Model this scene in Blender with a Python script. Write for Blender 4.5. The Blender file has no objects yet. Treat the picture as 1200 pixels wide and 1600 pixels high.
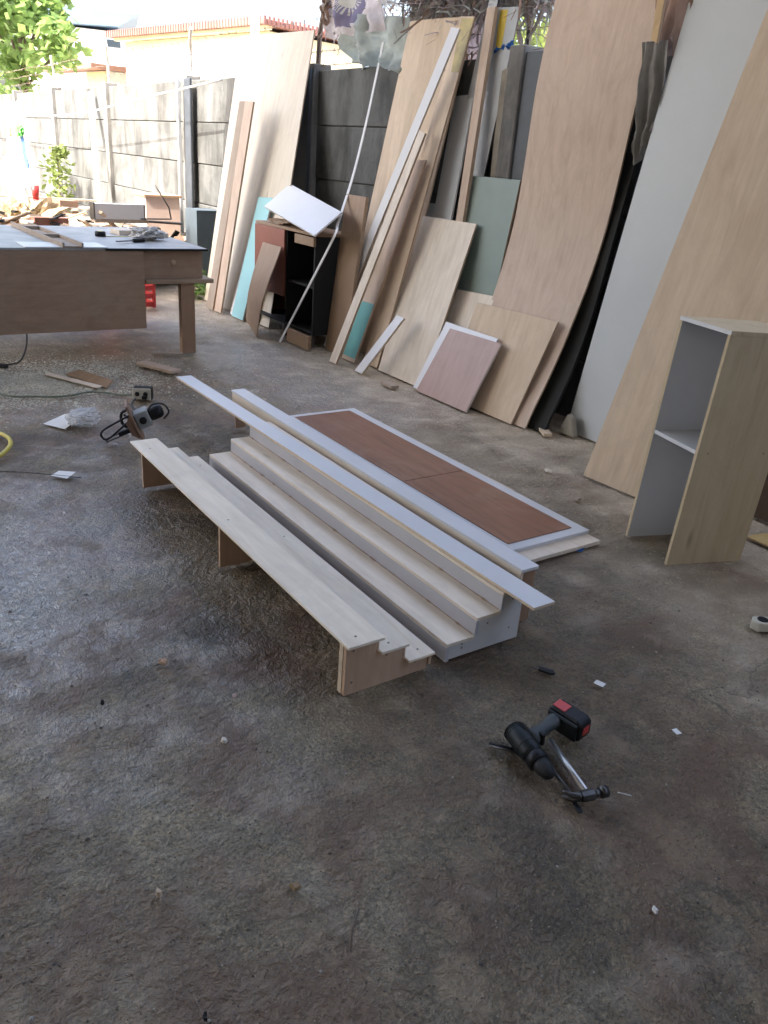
import bpy, bmesh, math, random
import numpy as np
from mathutils import Vector, Matrix, Quaternion, noise
R_ = math.radians
rnd = random.Random(7)
sc = bpy.context.scene
COL = sc.collection

# ------------------------------------------------------------------ camera
cam_d = bpy.data.cameras.new('camera')
cam = bpy.data.objects.new('camera', cam_d); COL.objects.link(cam)
Rv = Vector((0.55681159, 0.8274672, 0.07251814)); Uv = Vector((-0.37049829, 0.16927377, 0.91327838)); Fv = Vector((-0.74343249, 0.53539183, -0.40082878))
M = Matrix((( Rv.x, Uv.x, -Fv.x, 0), (Rv.y, Uv.y, -Fv.y, 0), (Rv.z, Uv.z, -Fv.z, 1.45), (0, 0, 0, 1)))
cam.matrix_world = M
cam_d.sensor_fit = 'AUTO'; cam_d.sensor_width = 36.0; cam_d.lens = 1257.8 / 1600 * 36
cam_d.clip_start = 0.05; cam_d.clip_end = 400
sc.camera = cam

# ------------------------------------------------------------------ sky, sun, exposure
TO_SUN = Vector((0.12, -0.60, 0.79)).normalized()
w = bpy.data.worlds.new('World'); sc.world = w; w.use_nodes = True
nt = w.node_tree; nt.nodes.clear()
sky = nt.nodes.new('ShaderNodeTexSky'); sky.sky_type = 'NISHITA'; sky.sun_disc = False
sky.sun_elevation = math.asin(TO_SUN.z); sky.sun_rotation = math.atan2(TO_SUN.x, TO_SUN.y)
sky.air_density = 1.0; sky.dust_density = 7.0; sky.ozone_density = 1.0; sky.altitude = 0
bg = nt.nodes.new('ShaderNodeBackground'); bg.inputs['Strength'].default_value = 0.15
wo = nt.nodes.new('ShaderNodeOutputWorld')
nt.links.new(sky.outputs[0], bg.inputs['Color']); nt.links.new(bg.outputs[0], wo.inputs['Surface'])
sd = bpy.data.lights.new('sun', 'SUN'); sun = bpy.data.objects.new('sun', sd); COL.objects.link(sun)
sd.energy = 2.0; sd.angle = R_(0.5); sd.color = (1.0, 0.95, 0.87)
sun.rotation_mode = 'QUATERNION'; sun.rotation_quaternion = TO_SUN.to_track_quat('Z', 'Y')
sun.location = (0, -10, 20)
vs = sc.view_settings
vs.view_transform = 'Standard'; vs.look = 'None'; vs.gamma = 1; vs.use_curve_mapping = False
vs.exposure = 2.88
try:
    sc.cycles.max_bounces = 6; sc.cycles.diffuse_bounces = 4; sc.cycles.glossy_bounces = 3
    sc.cycles.transparent_max_bounces = 8; sc.cycles.sample_clamp_indirect = 6
    sc.cycles.use_denoising = True
except Exception: pass

# ------------------------------------------------------------------ helpers
def tag(o, label=None, cat=None, group=None, kind=None):
    if label: o['label'] = label
    if cat: o['category'] = cat
    if group: o['group'] = group
    if kind: o['kind'] = kind
    return o

def empty(name, loc=(0, 0, 0), rz=0, mat=None):
    o = bpy.data.objects.new(name, None); COL.objects.link(o); o.empty_display_size = .1
    if mat is not None: o.matrix_world = mat
    else:
        o.location = loc; o.rotation_euler = (0, 0, rz)
    return o

def link(name, me, parent=None, mats=(), smooth=False):
    for m in mats:
        me.materials.append(m)
    o = bpy.data.objects.new(name, me); COL.objects.link(o)
    if parent is not None: o.parent = parent
    if smooth:
        for p in me.polygons: p.use_smooth = True
    return o

def bm_obj(name, bm, mats, parent=None, smooth=False):
    me = bpy.data.meshes.new(name); bm.to_mesh(me); bm.free()
    if not isinstance(mats, (list, tuple)): mats = [mats]
    return link(name, me, parent, mats, smooth)

def add_box(bm, x0, x1, y0, y1, z0, z1, bev=0, mi=0, mat=None):
    vs_ = [bm.verts.new(Vector(p)) for p in ((x0,y0,z0),(x1,y0,z0),(x1,y1,z0),(x0,y1,z0),(x0,y0,z1),(x1,y0,z1),(x1,y1,z1),(x0,y1,z1))]
    fs = [bm.faces.new([vs_[i] for i in f]) for f in ((3,2,1,0),(4,5,6,7),(0,1,5,4),(1,2,6,5),(2,3,7,6),(3,0,4,7))]
    for f in fs: f.material_index = mi
    if bev:
        es = list({e for f in fs for e in f.edges})
        r = bmesh.ops.bevel(bm, geom=es, offset=bev, segments=1, affect='EDGES', profile=.5)
        vs_ = list({v for f in r['faces'] for v in f.verts} | {v for v in vs_ if v.is_valid})
    if mat is not None:
        bmesh.ops.transform(bm, matrix=mat, verts=[v for v in vs_ if v.is_valid])
    return vs_

def box(name, dims, mats, parent=None, bev=.0008, mat=None):
    """dims x0,x1,y0,y1,z0,z1; the mesh origin at the box centre so wood grain differs per piece"""
    x0, x1, y0, y1, z0, z1 = dims
    c = Vector(((x0+x1)/2, (y0+y1)/2, (z0+z1)/2))
    bm = bmesh.new(); add_box(bm, x0-c.x, x1-c.x, y0-c.y, y1-c.y, z0-c.z, z1-c.z, bev)
    o = bm_obj(name, bm, mats, parent)
    o.matrix_local = Matrix.Translation(c) if mat is None else mat @ Matrix.Translation(c)
    return o

def prism(name, poly, axis, a0, a1, mats, parent=None, bev=0):
    """poly 2D in the plane normal to axis ('x': (y,z); 'y': (x,z); 'z': (x,y)); extruded a0..a1"""
    def P(u, v, a):
        return {'x': (a, u, v), 'y': (u, a, v), 'z': (u, v, a)}[axis]
    bm = bmesh.new()
    A = [bm.verts.new(P(u, v, a0)) for u, v in poly]; B = [bm.verts.new(P(u, v, a1)) for u, v in poly]
    bm.faces.new(A); bm.faces.new(B[::-1])
    n = len(poly)
    for i in range(n): bm.faces.new([A[i], B[i], B[(i+1) % n], A[(i+1) % n]])
    bmesh.ops.recalc_face_normals(bm, faces=bm.faces)
    if bev: bmesh.ops.bevel(bm, geom=list(bm.edges), offset=bev, segments=1, affect='EDGES')
    return bm_obj(name, bm, mats, parent)

def tube(name, pts, r, mat, parent=None, n=8, closed=False, smooth=True, sub=0):
    pts = [Vector(p) for p in pts]
    if sub:
        if isinstance(r, (list, tuple)):
            rr_ = list(r); r = [rr_[i] + (rr_[i+1]-rr_[i])*j/sub for i in range(len(rr_)-1) for j in range(sub)] + [rr_[-1]]
        pts = smooth_path(pts, sub)
    bm = bmesh.new(); rings = []
    for i, p in enumerate(pts):
        a = pts[max(i-1, 0)]; b = pts[min(i+1, len(pts)-1)]
        d = (b-a).normalized()
        u = d.orthogonal().normalized() if i == 0 else (u - d*u.dot(d)).normalized()
        v = d.cross(u)
        rr = r[i] if isinstance(r, (list, tuple)) else r
        rings.append([bm.verts.new(p + (u*math.cos(k*2*math.pi/n) + v*math.sin(k*2*math.pi/n))*rr) for k in range(n)])
    for i in range(len(rings)-1):
        for k in range(n):
            bm.faces.new([rings[i][k], rings[i][(k+1) % n], rings[i+1][(k+1) % n], rings[i+1][k]])
    bm.faces.new(rings[0][::-1]); bm.faces.new(rings[-1])
    return bm_obj(name, bm, mat, parent, smooth)

def smooth_path(P, k):
    out = []
    n = len(P)
    for i in range(n-1):
        p0 = P[max(i-1, 0)]; p1 = P[i]; p2 = P[i+1]; p3 = P[min(i+2, n-1)]
        for j in range(k):
            t = j/k
            out.append(.5*((2*p1)+(p2-p0)*t+(2*p0-5*p1+4*p2-p3)*t*t+(3*p1-p0-3*p2+p3)*t**3))
    out.append(P[-1]); return out

def lathe(name, prof, mat, parent=None, n=20, mtx=None, smooth=True, axis_rot=None):
    bm = bmesh.new(); rings = []
    for z, r in prof:
        rings.append([bm.verts.new((r*math.cos(k*2*math.pi/n), r*math.sin(k*2*math.pi/n), z)) for k in range(n)])
    for i in range(len(rings)-1):
        for k in range(n):
            bm.faces.new([rings[i][k], rings[i][(k+1) % n], rings[i+1][(k+1) % n], rings[i+1][k]])
    bm.faces.new(rings[0][::-1]); bm.faces.new(rings[-1])
    if mtx is not None: bmesh.ops.transform(bm, matrix=mtx, verts=bm.verts)
    return bm_obj(name, bm, mat, parent, smooth)

def interp(bow, t):
    for (a, b), (c, d) in zip(bow[:-1], bow[1:]):
        if t <= c: return b + (d-b)*(t-a)/max(c-a, 1e-6)
    return bow[-1][1]

def board(name, q, t, face, edge, label=None, cat=None, group=None, parent=None, bow=None, ext=1.0, seg=None, wav=0):
    """sheet with corners bl, br, tr, tl (world), front face towards the workshop, thickness t behind.
       Own origin at the lower left corner, local x along the bottom, local y up the grain."""
    bl, br, tr, tl = [Vector(p) for p in q]
    if ext != 1.0:
        tl = bl + (tl-bl)*ext; tr = br + (tr-br)*ext
    ex = (br-bl).normalized(); up = ((tl+tr)-(bl+br)).normalized()
    ez = ex.cross(up).normalized(); ey = ez.cross(ex)
    Mx = Matrix(((ex.x, ey.x, ez.x, bl.x), (ex.y, ey.y, ez.y, bl.y), (ex.z, ey.z, ez.z, bl.z), (0, 0, 0, 1)))
    Mi = Mx.inverted()
    L = [Mi @ p for p in (bl, br, tr, tl)]
    n = seg or (14 if bow else 1)
    bm = bmesh.new(); rows = []
    for i in range(n+1):
        f = i/n
        a = L[0].lerp(L[3], f); b = L[1].lerp(L[2], f)
        off = sum(interp(bow, min(1, max(0, f+k_*.02))) for k_ in range(-4, 5))/9 - (sum(interp(bow, max(0, k_*.02)) for k_ in range(-4, 5))/9*(1-f) + sum(interp(bow, min(1, 1+k_*.02)) for k_ in range(-4, 5))/9*f) if bow else 0
        d = Vector((0, 0, off)); k = Vector((0, 0, -t))
        rows.append([bm.verts.new(p) for p in (a+d, b+d, b+d+k, a+d+k)])
    for i in range(n):
        r0, r1 = rows[i], rows[i+1]
        for j, mi in ((0, 0), (1, 1), (2, 0), (3, 1)):
            f = bm.faces.new([r0[j], r0[(j+1) % 4], r1[(j+1) % 4], r1[j]]); f.material_index = mi
            if bow and j in (0, 2): f.smooth = True
    f = bm.faces.new(rows[0][::-1]); f.material_index = 1
    f = bm.faces.new(rows[-1]); f.material_index = 1
    for e in bm.edges:
        if len(e.link_faces) == 2 and e.link_faces[0].material_index != e.link_faces[1].material_index: e.smooth = False
    bmesh.ops.recalc_face_normals(bm, faces=bm.faces)
    if n == 1: bmesh.ops.bevel(bm, geom=list(bm.edges), offset=min(.0012, t*.2), segments=1, affect='EDGES')
    o = bm_obj(name, bm, [face, edge], parent)
    o.matrix_world = Mx
    if label: tag(o, label, cat, group)
    return o

# ------------------------------------------------------------------ materials
def mat_new(name):
    m = bpy.data.materials.new(name); m.use_nodes = True
    nt = m.node_tree; b = nt.nodes['Principled BSDF']
    return m, nt, b

def N(nt, t, **kw):
    n = nt.nodes.new(t)
    for k, v in kw.items(): setattr(n, k, v)
    return n

def coords(nt, scale=(1, 1, 1), rand=True):
    tc = N(nt, 'ShaderNodeTexCoord')
    src = tc.outputs['Object']
    if rand:
        oi = N(nt, 'ShaderNodeObjectInfo')
        mu = N(nt, 'ShaderNodeMath', operation='MULTIPLY'); mu.inputs[1].default_value = 37.0
        nt.links.new(oi.outputs['Random'], mu.inputs[0])
        va = N(nt, 'ShaderNodeVectorMath', operation='ADD')
        nt.links.new(src, va.inputs[0]); nt.links.new(mu.outputs[0], va.inputs[1]); src = va.outputs[0]
    mp = N(nt, 'ShaderNodeMapping'); mp.inputs['Scale'].default_value = scale
    nt.links.new(src, mp.inputs['Vector'])
    return mp.outputs[0]

def noise_tex(nt, vec, scale, detail=5, rough=.55, dist=0):
    n = N(nt, 'ShaderNodeTexNoise'); n.inputs['Scale'].default_value = scale
    n.inputs['Detail'].default_value = detail; n.inputs['Roughness'].default_value = rough
    n.inputs['Distortion'].default_value = dist
    nt.links.new(vec, n.inputs['Vector']); return n.outputs['Fac']

def ramp(nt, fac, stops):
    r = N(nt, 'ShaderNodeValToRGB'); e = r.color_ramp.elements
    while len(e) < len(stops): e.new(.5)
    for i, (p, c) in enumerate(stops):
        e[i].position = p; e[i].color = (*c, 1) if len(c) == 3 else c
    nt.links.new(fac, r.inputs[0]); return r.outputs[0]

def mix(nt, fac, a, b, blend='MIX'):
    m = N(nt, 'ShaderNodeMix', data_type='RGBA', blend_type=blend)
    for s, v in ((m.inputs[0], fac), (m.inputs[6], a), (m.inputs[7], b)):
        if isinstance(v, (int, float)): s.default_value = v
        elif isinstance(v, tuple): s.default_value = (*v, 1)
        else: nt.links.new(v, s)
    return m.outputs[2]

def bump(nt, b, h, strength, dist):
    bp = N(nt, 'ShaderNodeBump'); bp.inputs['Strength'].default_value = strength; bp.inputs['Distance'].default_value = dist
    nt.links.new(h, bp.inputs['Height']); nt.links.new(bp.outputs[0], b.inputs['Normal']); return bp

def wood(name, c, dark=None, long='y', rough=.6, contrast=1.0, knots=True, spec=.35):
    """timber / plywood veneer, grain stretched along the local axis 'long'"""
    dark = dark or (c[0]*.89, c[1]*.86, c[2]*.82); lite = tuple(min(.95, v*1.12) for v in c)
    m, nt, b = mat_new(name)
    s = {'x': (.8, 9, 9), 'y': (9, .8, 9), 'z': (9, 9, .8)}[long]
    v = coords(nt, s)
    g = noise_tex(nt, v, 3.2, 8, .6, .6)
    col = ramp(nt, g, [(.25, dark), (.5, c), (.78, lite)])
    v2 = coords(nt, tuple(k**.35 for k in s))
    g2 = noise_tex(nt, v2, 2.0, 5, .6, 2.5)
    blot = ramp(nt, g2, [(.3, (1-.10*contrast, 1-.12*contrast, 1-.14*contrast)), (.6, (1, 1, 1)), (.8, (1, 1-.04*contrast, 1-.09*contrast))])
    col = mix(nt, 1.0, col, blot, 'MULTIPLY')
    if knots:
        v3 = coords(nt, tuple(k**.5 for k in s)); vo = N(nt, 'ShaderNodeTexVoronoi'); vo.inputs['Scale'].default_value = 1.3
        nt.links.new(v3, vo.inputs['Vector'])
        kn = ramp(nt, vo.outputs['Distance'], [(.02, (1, 1, 1)), (.07, (0, 0, 0))])
        col = mix(nt, kn, col, tuple(x*.55 for x in c))
    # handling smudges and a film of sawdust
    v4 = coords(nt, (1, 1, 1)); sc_ = ramp(nt, noise_tex(nt, v4, 7, 8, .75, .8), [(.52, (0, 0, 0)), (.75, (.55, .55, .55))])
    col = mix(nt, sc_, col, tuple(x*.80 for x in c))
    du = ramp(nt, noise_tex(nt, v4, 2.7, 8, .7, .5), [(.52, (0, 0, 0)), (.74, (.18, .18, .18))])
    col = mix(nt, du, col, (.52, .45, .36))
    nt.links.new(col, b.inputs['Base Color'])
    b.inputs['Roughness'].default_value = rough; b.inputs['Specular IOR Level'].default_value = spec
    bump(nt, b, g, .15, .002)
    return m

def plain(name, c, rough=.5, metal=0, spec=.5, var=.12, scale=6, bumps=0, bscale=80):
    m, nt, b = mat_new(name)
    v = coords(nt)
    g = noise_tex(nt, v, scale, 6, .62)
    col = ramp(nt, g, [(.3, tuple(x*(1-var) for x in c)), (.7, tuple(min(1, x*(1+var*.5)) for x in c))])
    nt.links.new(col, b.inputs['Base Color'])
    rr = N(nt, 'ShaderNodeMapRange'); rr.inputs['To Min'].default_value = max(0, rough-.1); rr.inputs['To Max'].default_value = min(1, rough+.12)
    nt.links.new(g, rr.inputs['Value']); nt.links.new(rr.outputs[0], b.inputs['Roughness'])
    b.inputs['Metallic'].default_value = metal; b.inputs['Specular IOR Level'].default_value = spec
    if bumps: bump(nt, b, noise_tex(nt, v, bscale, 5, .6), bumps, .003)
    return m

PLY = wood('plywood_pale', (.63, .505, .37))
PLYP = wood('plywood_pinkish', (.53, .41, .315), contrast=1.3)
PLYT = wood('plywood_tan', (.565, .445, .315), contrast=1.2)
PLYW = wood('plywood_whitish', (.69, .61, .50), contrast=1.3)
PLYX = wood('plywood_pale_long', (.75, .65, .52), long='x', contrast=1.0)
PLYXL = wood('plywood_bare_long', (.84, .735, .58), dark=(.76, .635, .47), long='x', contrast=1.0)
EDGE = wood('ply_edge', (.40, .29, .19), long='x', knots=False)
EDGEL = wood('ply_edge_light', (.62, .50, .36), long='x', knots=False)
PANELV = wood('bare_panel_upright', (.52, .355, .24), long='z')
BROWN = wood('brown_board', (.30, .20, .125), contrast=1.1, rough=.55)
BROWNX = wood('brown_table_board', (.34, .225, .15), long='y', contrast=1.6, rough=.5)
BROWNZ = wood('brown_leg_wood', (.32, .20, .125), long='z', contrast=1.2)
OLDW = wood('old_grey_wood', (.34, .28, .22), contrast=1.3, rough=.75)
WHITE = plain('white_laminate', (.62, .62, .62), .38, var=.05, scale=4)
WHITEE = plain('white_laminate_edge', (.58, .56, .53), .45, var=.1, scale=14)
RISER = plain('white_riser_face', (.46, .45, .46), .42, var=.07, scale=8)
GREYW = plain('grey_white_laminate', (.52, .545, .545), .45, var=.05, scale=3)
GREYB = plain('grey_board', (.42, .44, .45), .5, var=.15, scale=5)
GREENB = plain('green_grey_board', (.20, .255, .22), .5, var=.12, scale=3)
TEAL = plain('pale_teal_board', (.27, .52, .54), .5, var=.08, scale=4)
TEALD = plain('teal_paint', (.13, .38, .36), .5, var=.15, scale=6)
PINK = wood('pinkish_brown_laminate', (.38, .255, .215), long='y', rough=.42, knots=False, contrast=.7)
LAM = wood('red_brown_laminate', (.275, .130, .075), dark=(.17, .078, .045), long='x', rough=.38, knots=False, contrast=1.6, spec=.5)
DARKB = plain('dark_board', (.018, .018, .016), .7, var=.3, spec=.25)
BLACK = plain('black_plastic', (.010, .010, .011), .5, spec=.3, var=.3, scale=25, bumps=.2, bscale=160)
RUBBER = plain('black_rubber', (.010, .010, .010), .65, var=.3, scale=30, bumps=.3, bscale=200)
REDP = plain('red_plastic', (.52, .04, .035), .4, var=.25, scale=18)
STEEL = plain('worn_steel', (.68, .66, .62), .42, metal=1, var=.25, scale=20)
DSTEEL = plain('dark_steel', (.11, .105, .10), .4, metal=.8, var=.35, scale=20)
RUST = plain('rusty_steel', (.14, .075, .05), .75, var=.5, scale=18, bumps=.4)
PAPER = plain('white_paper', (.78, .77, .74), .8, var=.06)
CARD = plain('brown_card', (.36, .23, .14), .8, var=.2)
YEL = plain('yellow_hose', (.62, .50, .07), .45, var=.15)
CABLE = plain('black_cable', (.022, .022, .024), .5)
GCABLE = plain('green_grey_cable', (.16, .19, .13), .6)
IVORY = plain('ivory_plastic', (.55, .52, .42), .42, var=.15, scale=20)
GALV = plain('painted_white_metal', (.62, .64, .66), .45, var=.12)
REDDOOR = plain('red_brown_paint', (.28, .10, .065), .5, var=.2, scale=5)
DPOST = plain('dark_blue_grey_paint', (.055, .065, .078), .55, var=.35, scale=5, bumps=.2)

def concrete_mat(name, c, dk, streak=True, lichen=False):
    m, nt, b = mat_new(name)
    v = coords(nt)
    g = noise_tex(nt, v, 2.2, 8, .65, .4)
    col = ramp(nt, g, [(.28, dk), (.55, c), (.8, tuple(x*1.18 for x in c))])
    vs2 = coords(nt, (3, 3, .8)); s = noise_tex(nt, vs2, 1.1, 9, .68, .6)
    st = ramp(nt, s, [(.36, (.38, .37, .33)), (.5, (.85, .85, .83)), (.66, (1.15, 1.15, 1.12))])
    if streak: col = mix(nt, .8, col, st, 'MULTIPLY')
    nt.links.new(col, b.inputs['Base Color']); b.inputs['Roughness'].default_value = .9
    bump(nt, b, noise_tex(nt, v, 30, 8, .7), .5, .01)
    return m
CONC = concrete_mat('precast_concrete', (.125, .128, .125), (.055, .057, .055))
CONCP = concrete_mat('concrete_post', (.22, .215, .205), (.12, .12, .115))
CONCB = concrete_mat('broken_concrete', (.30, .27, .22), (.14, .125, .10))

# floor: colour driven by baked point attributes (stain, dust, wet) plus fine procedural grain
def floor_mat():
    m, nt, b = mat_new('workshop_floor_concrete')
    tc = N(nt, 'ShaderNodeTexCoord'); v = tc.outputs['Object']
    def at(n):
        a = N(nt, 'ShaderNodeAttribute'); a.attribute_name = n; return a.outputs['Fac']
    g1 = noise_tex(nt, v, 1.3, 6, .62, .5)
    base = ramp(nt, g1, [(.30, (.045, .032, .018)), (.45, (.140, .108, .064)), (.58, (.22, .178, .112)), (.75, (.35, .288, .19))])
    g2 = noise_tex(nt, v, 7.5, 6, .74, .8)
    base = mix(nt, .85, base, ramp(nt, g2, [(.3, (.5, .5, .5)), (.5, (.9, .9, .9)), (.72, (1.3, 1.26, 1.18))]), 'MULTIPLY')
    g3 = noise_tex(nt, v, 110, 3, .8)
    base = mix(nt, .75, base, ramp(nt, g3, [(.34, (.35, .33, .30)), (.5, (1, 1, 1)), (.68, (1.9, 1.82, 1.7))]), 'MULTIPLY')
    brn = mix(nt, ramp(nt, noise_tex(nt, v, 2.1, 6, .6, 1.0), [(.45, (0, 0, 0)), (.62, (.8, .8, .8))]), base, (.155, .092, .055))
    dust = ramp(nt, noise_tex(nt, v, 60, 6, .7), [(.3, (.42, .345, .25)), (.7, (.62, .53, .40))])
    c1 = mix(nt, at('dust'), brn, dust)
    c2 = mix(nt, at('stain'), c1, (.33, .245, .15))
    # hairline cracks and pale scrapes
    dm = N(nt, 'ShaderNodeVectorMath', operation='ADD'); nz = N(nt, 'ShaderNodeTexNoise'); nz.inputs['Scale'].default_value = 3.0; nz.inputs['Detail'].default_value = 6
    sc_ = N(nt, 'ShaderNodeVectorMath', operation='SCALE'); sc_.inputs['Scale'].default_value = .35
    nt.links.new(v, nz.inputs['Vector']); nt.links.new(nz.outputs['Color'], sc_.inputs[0]); nt.links.new(v, dm.inputs[0]); nt.links.new(sc_.outputs[0], dm.inputs[1])
    ck = N(nt, 'ShaderNodeTexVoronoi', feature='DISTANCE_TO_EDGE'); ck.inputs['Scale'].default_value = .75; nt.links.new(dm.outputs[0], ck.inputs['Vector'])
    ckm = ramp(nt, ck.outputs['Distance'], [(.0, (.45, .45, .45)), (.003, (0, 0, 0))])
    ckm = mix(nt, 1.0, ckm, ramp(nt, noise_tex(nt, v, 1.1, 3, .5), [(.45, (0, 0, 0)), (.6, (1, 1, 1))]), 'MULTIPLY')
    c2 = mix(nt, ckm, c2, (.03, .025, .02))
    sm_ = N(nt, 'ShaderNodeMapping'); sm_.inputs['Scale'].default_value = (1.2, 26, 1); sm_.inputs['Rotation'].default_value = (0, 0, -.5); nt.links.new(v, sm_.inputs['Vector'])
    scr = ramp(nt, noise_tex(nt, sm_.outputs[0], 1.6, 7, .7, .4), [(.63, (0, 0, 0)), (.74, (.45, .45, .45))])
    c2 = mix(nt, scr, c2, (.34, .31, .26))
    sp_ = ramp(nt, noise_tex(nt, v, 42, 3, .8), [(.66, (0, 0, 0)), (.72, (.7, .7, .7))]); c2 = mix(nt, sp_, c2, (.045, .038, .03))
    nt.links.new(c2, b.inputs['Base Color'])
    # gloss: sealed mask puts sky glare into the coat; trodden patches in roughness
    gl = noise_tex(nt, v, 1.7, 7, .6, .6)
    r = N(nt, 'ShaderNodeMapRange'); r.inputs['From Min'].default_value = .35; r.inputs['From Max'].default_value = .65
    r.inputs['To Min'].default_value = .30; r.inputs['To Max'].default_value = .62
    nt.links.new(gl, r.inputs['Value'])
    ad = N(nt, 'ShaderNodeMath', operation='MULTIPLY_ADD'); ad.inputs[1].default_value = .4
    nt.links.new(at('dust'), ad.inputs[0]); nt.links.new(r.outputs[0], ad.inputs[2])
    nt.links.new(ad.outputs[0], b.inputs['Roughness'])
    b.inputs['Specular IOR Level'].default_value = .5
    nt.links.new(at('glare_coat'), b.inputs['Coat Weight']); b.inputs['Coat Roughness'].default_value = .16; b.inputs['Coat IOR'].default_value = 2.4
    # relief
    n1 = noise_tex(nt, v, 34, 4, .68, .5); n2 = noise_tex(nt, v, 130, 2, .65)
    mm = N(nt, 'ShaderNodeMath', operation='MULTIPLY_ADD'); mm.inputs[1].default_value = .32
    nt.links.new(n2, mm.inputs[0]); nt.links.new(n1, mm.inputs[2])
    rid = N(nt, 'ShaderNodeTexVoronoi', feature='F1'); rid.inputs['Scale'].default_value = 48
    wv_ = N(nt, 'ShaderNodeMapping'); wv_.inputs['Scale'].default_value = (1.0, .55, 1); wv_.inputs['Rotation'].default_value = (0, 0, .6); nt.links.new(v, wv_.inputs['Vector']); nt.links.new(wv_.outputs[0], rid.inputs['Vector'])
    m2 = N(nt, 'ShaderNodeMath', operation='MULTIPLY_ADD'); m2.inputs[1].default_value = .30
    nt.links.new(rid.outputs['Distance'], m2.inputs[0]); nt.links.new(mm.outputs[0], m2.inputs[2])
    bp = bump(nt, b, m2.outputs[0], 1.0, .020); nt.links.new(bp.outputs[0], b.inputs['Coat Normal'])
    return m
FLOOR = floor_mat()

# ------------------------------------------------------------------ the floor and ground
def sm(a, b, x):
    t = min(1, max(0, (x-a)/(b-a))); return t*t*(3-2*t)
def fnoise(x, y, s, o=4, seed=0):
    return noise.fractal(Vector((x*s+seed, y*s-seed, seed*.7)), 1.0, 2.0, o)

STAINS = [(-.745, .82, .075, .045, .75), (-1.357, 1.115, .05, .03, .5), (-.53, 1.09, .07, .03, .5), (-1.143, .96, .06, .05, .3),
          (-1.148, .198, .05, .03, .6), (-1.9, .647, .05, .03, .6), (-1.02, .60, .08, .05, .4), (-.9, 1.3, .10, .06, .4),
          (-.62, .7, .05, .04, .4), (-.75, 1.5, .16, .05, .45), (-.6, 1.75, .10, .06, .4), (-1.1, .06, .07, .05, .6), (-1.25, .50, .05, .03, .35),
          (-.55, .95, .05, .03, .35), (-.98, 1.02, .05, .04, .3), (-2.3, .45, .12, .05, .35), (-2.9, .5, .2, .08, .3)]
def floor_attr(x, y):
    n = fnoise(x, y, 2.5, 4, 3.1); n2 = fnoise(x, y, 9, 3, 7.7)
    wall = sm(2.5, 3.3, y + .25*n + .12*n2) * .9              # sawdust gathered along the boards
    mid = sm(1.9, 2.7, y + .3*n) * .5
    band = math.exp(-((x+4.75+.35*n)/.22)**2) * sm(2.3, 1.2, y) * .45   # brown trodden band left of the router
    shav = math.exp(-((x+5.35)/.42)**2) * sm(2.2, 1.2, y) * .85
    speck = max(0, n2-.25)*.8
    far = sm(-4.4, -6.2, x)*.55
    d = min(.9, max(wall, mid, band, shav, far) * (.75+.5*n2) + speck*.5)
    s = 0
    for (a, b_, rx, ry, k) in STAINS:
        u = math.hypot((x-a)/rx, (y-b_)/ry) + .35*fnoise(x, y, 18, 3, 2.2)
        s = max(s, .62*k*sm(1.25, .70, u + .45*n2 + .2*fnoise(x, y, 40, 3, 5)))
    s = max(s, .30*sm(.30, .60, fnoise(x, y, 9, 6, 11.3)))
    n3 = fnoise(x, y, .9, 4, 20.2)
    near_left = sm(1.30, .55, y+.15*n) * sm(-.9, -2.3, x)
    glare_mask = max(near_left, sm(-3.35, -3.9, x+.2*n)) * min(1, max(0, .7 + 1.6*n3 + .9*n2)) * (1-.6*d)  # extra coat shaped to imitate the sky glare over the left floor
    return max(0, d), s, glare_mask
def floor_h(x, y):
    h = .006*fnoise(x, y, 1.1, 4, 5) + .0035*fnoise(x, y, 7, 4, 9) + .0036*sm(-.45, .45, fnoise(x, y, 1.6, 3, 31))*noise.fractal(Vector((x*30, y*22, 1)), .9, 2.1, 4)
    return min(h - .0125, -.0012)

def grid_mesh(name, xs, ys, mat):
    nx, ny = len(xs), len(ys)
    V = []; dA = []; sA = []; wA = []
    for y in ys:
        for x in xs:
            V.append((x, y, floor_h(x, y))); d, s, wt = floor_attr(x, y); dA.append(d); sA.append(s); wA.append(wt)
    Fc = [(j*nx+i, j*nx+i+1, (j+1)*nx+i+1, (j+1)*nx+i) for j in range(ny-1) for i in range(nx-1)]
    me = bpy.data.meshes.new(name); me.from_pydata(V, [], Fc); me.materials.append(mat)
    for nm, arr in (('dust', dA), ('stain', sA), ('glare_coat', wA)):
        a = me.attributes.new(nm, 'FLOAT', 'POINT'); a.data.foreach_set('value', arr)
    me.polygons.foreach_set('use_smooth', [True]*len(me.polygons))
    o = bpy.data.objects.new(name, me); COL.objects.link(o); return o

def seq(a, b, st):
    n = max(1, int(round((b-a)/st))); return [a+(b-a)*i/n for i in range(n)]
xs = seq(-12, -7, .12) + seq(-7, -4.2, .05) + seq(-4.2, -3.2, .016) + seq(-3.2, -.3, .0085) + seq(-.3, -.2, .02) + seq(-.2, 1.2, .08) + seq(1.2, 6, .4) + [6.0]
ys = seq(-9, -1, .4) + seq(-1, 0, .05) + seq(0, 1.9, .0085) + seq(1.9, 2.4, .016) + seq(2.4, 3.9, .05) + [3.9, 4.1]
fl = grid_mesh('workshop_floor', xs, ys, FLOOR); tag(fl, kind='structure')

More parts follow.
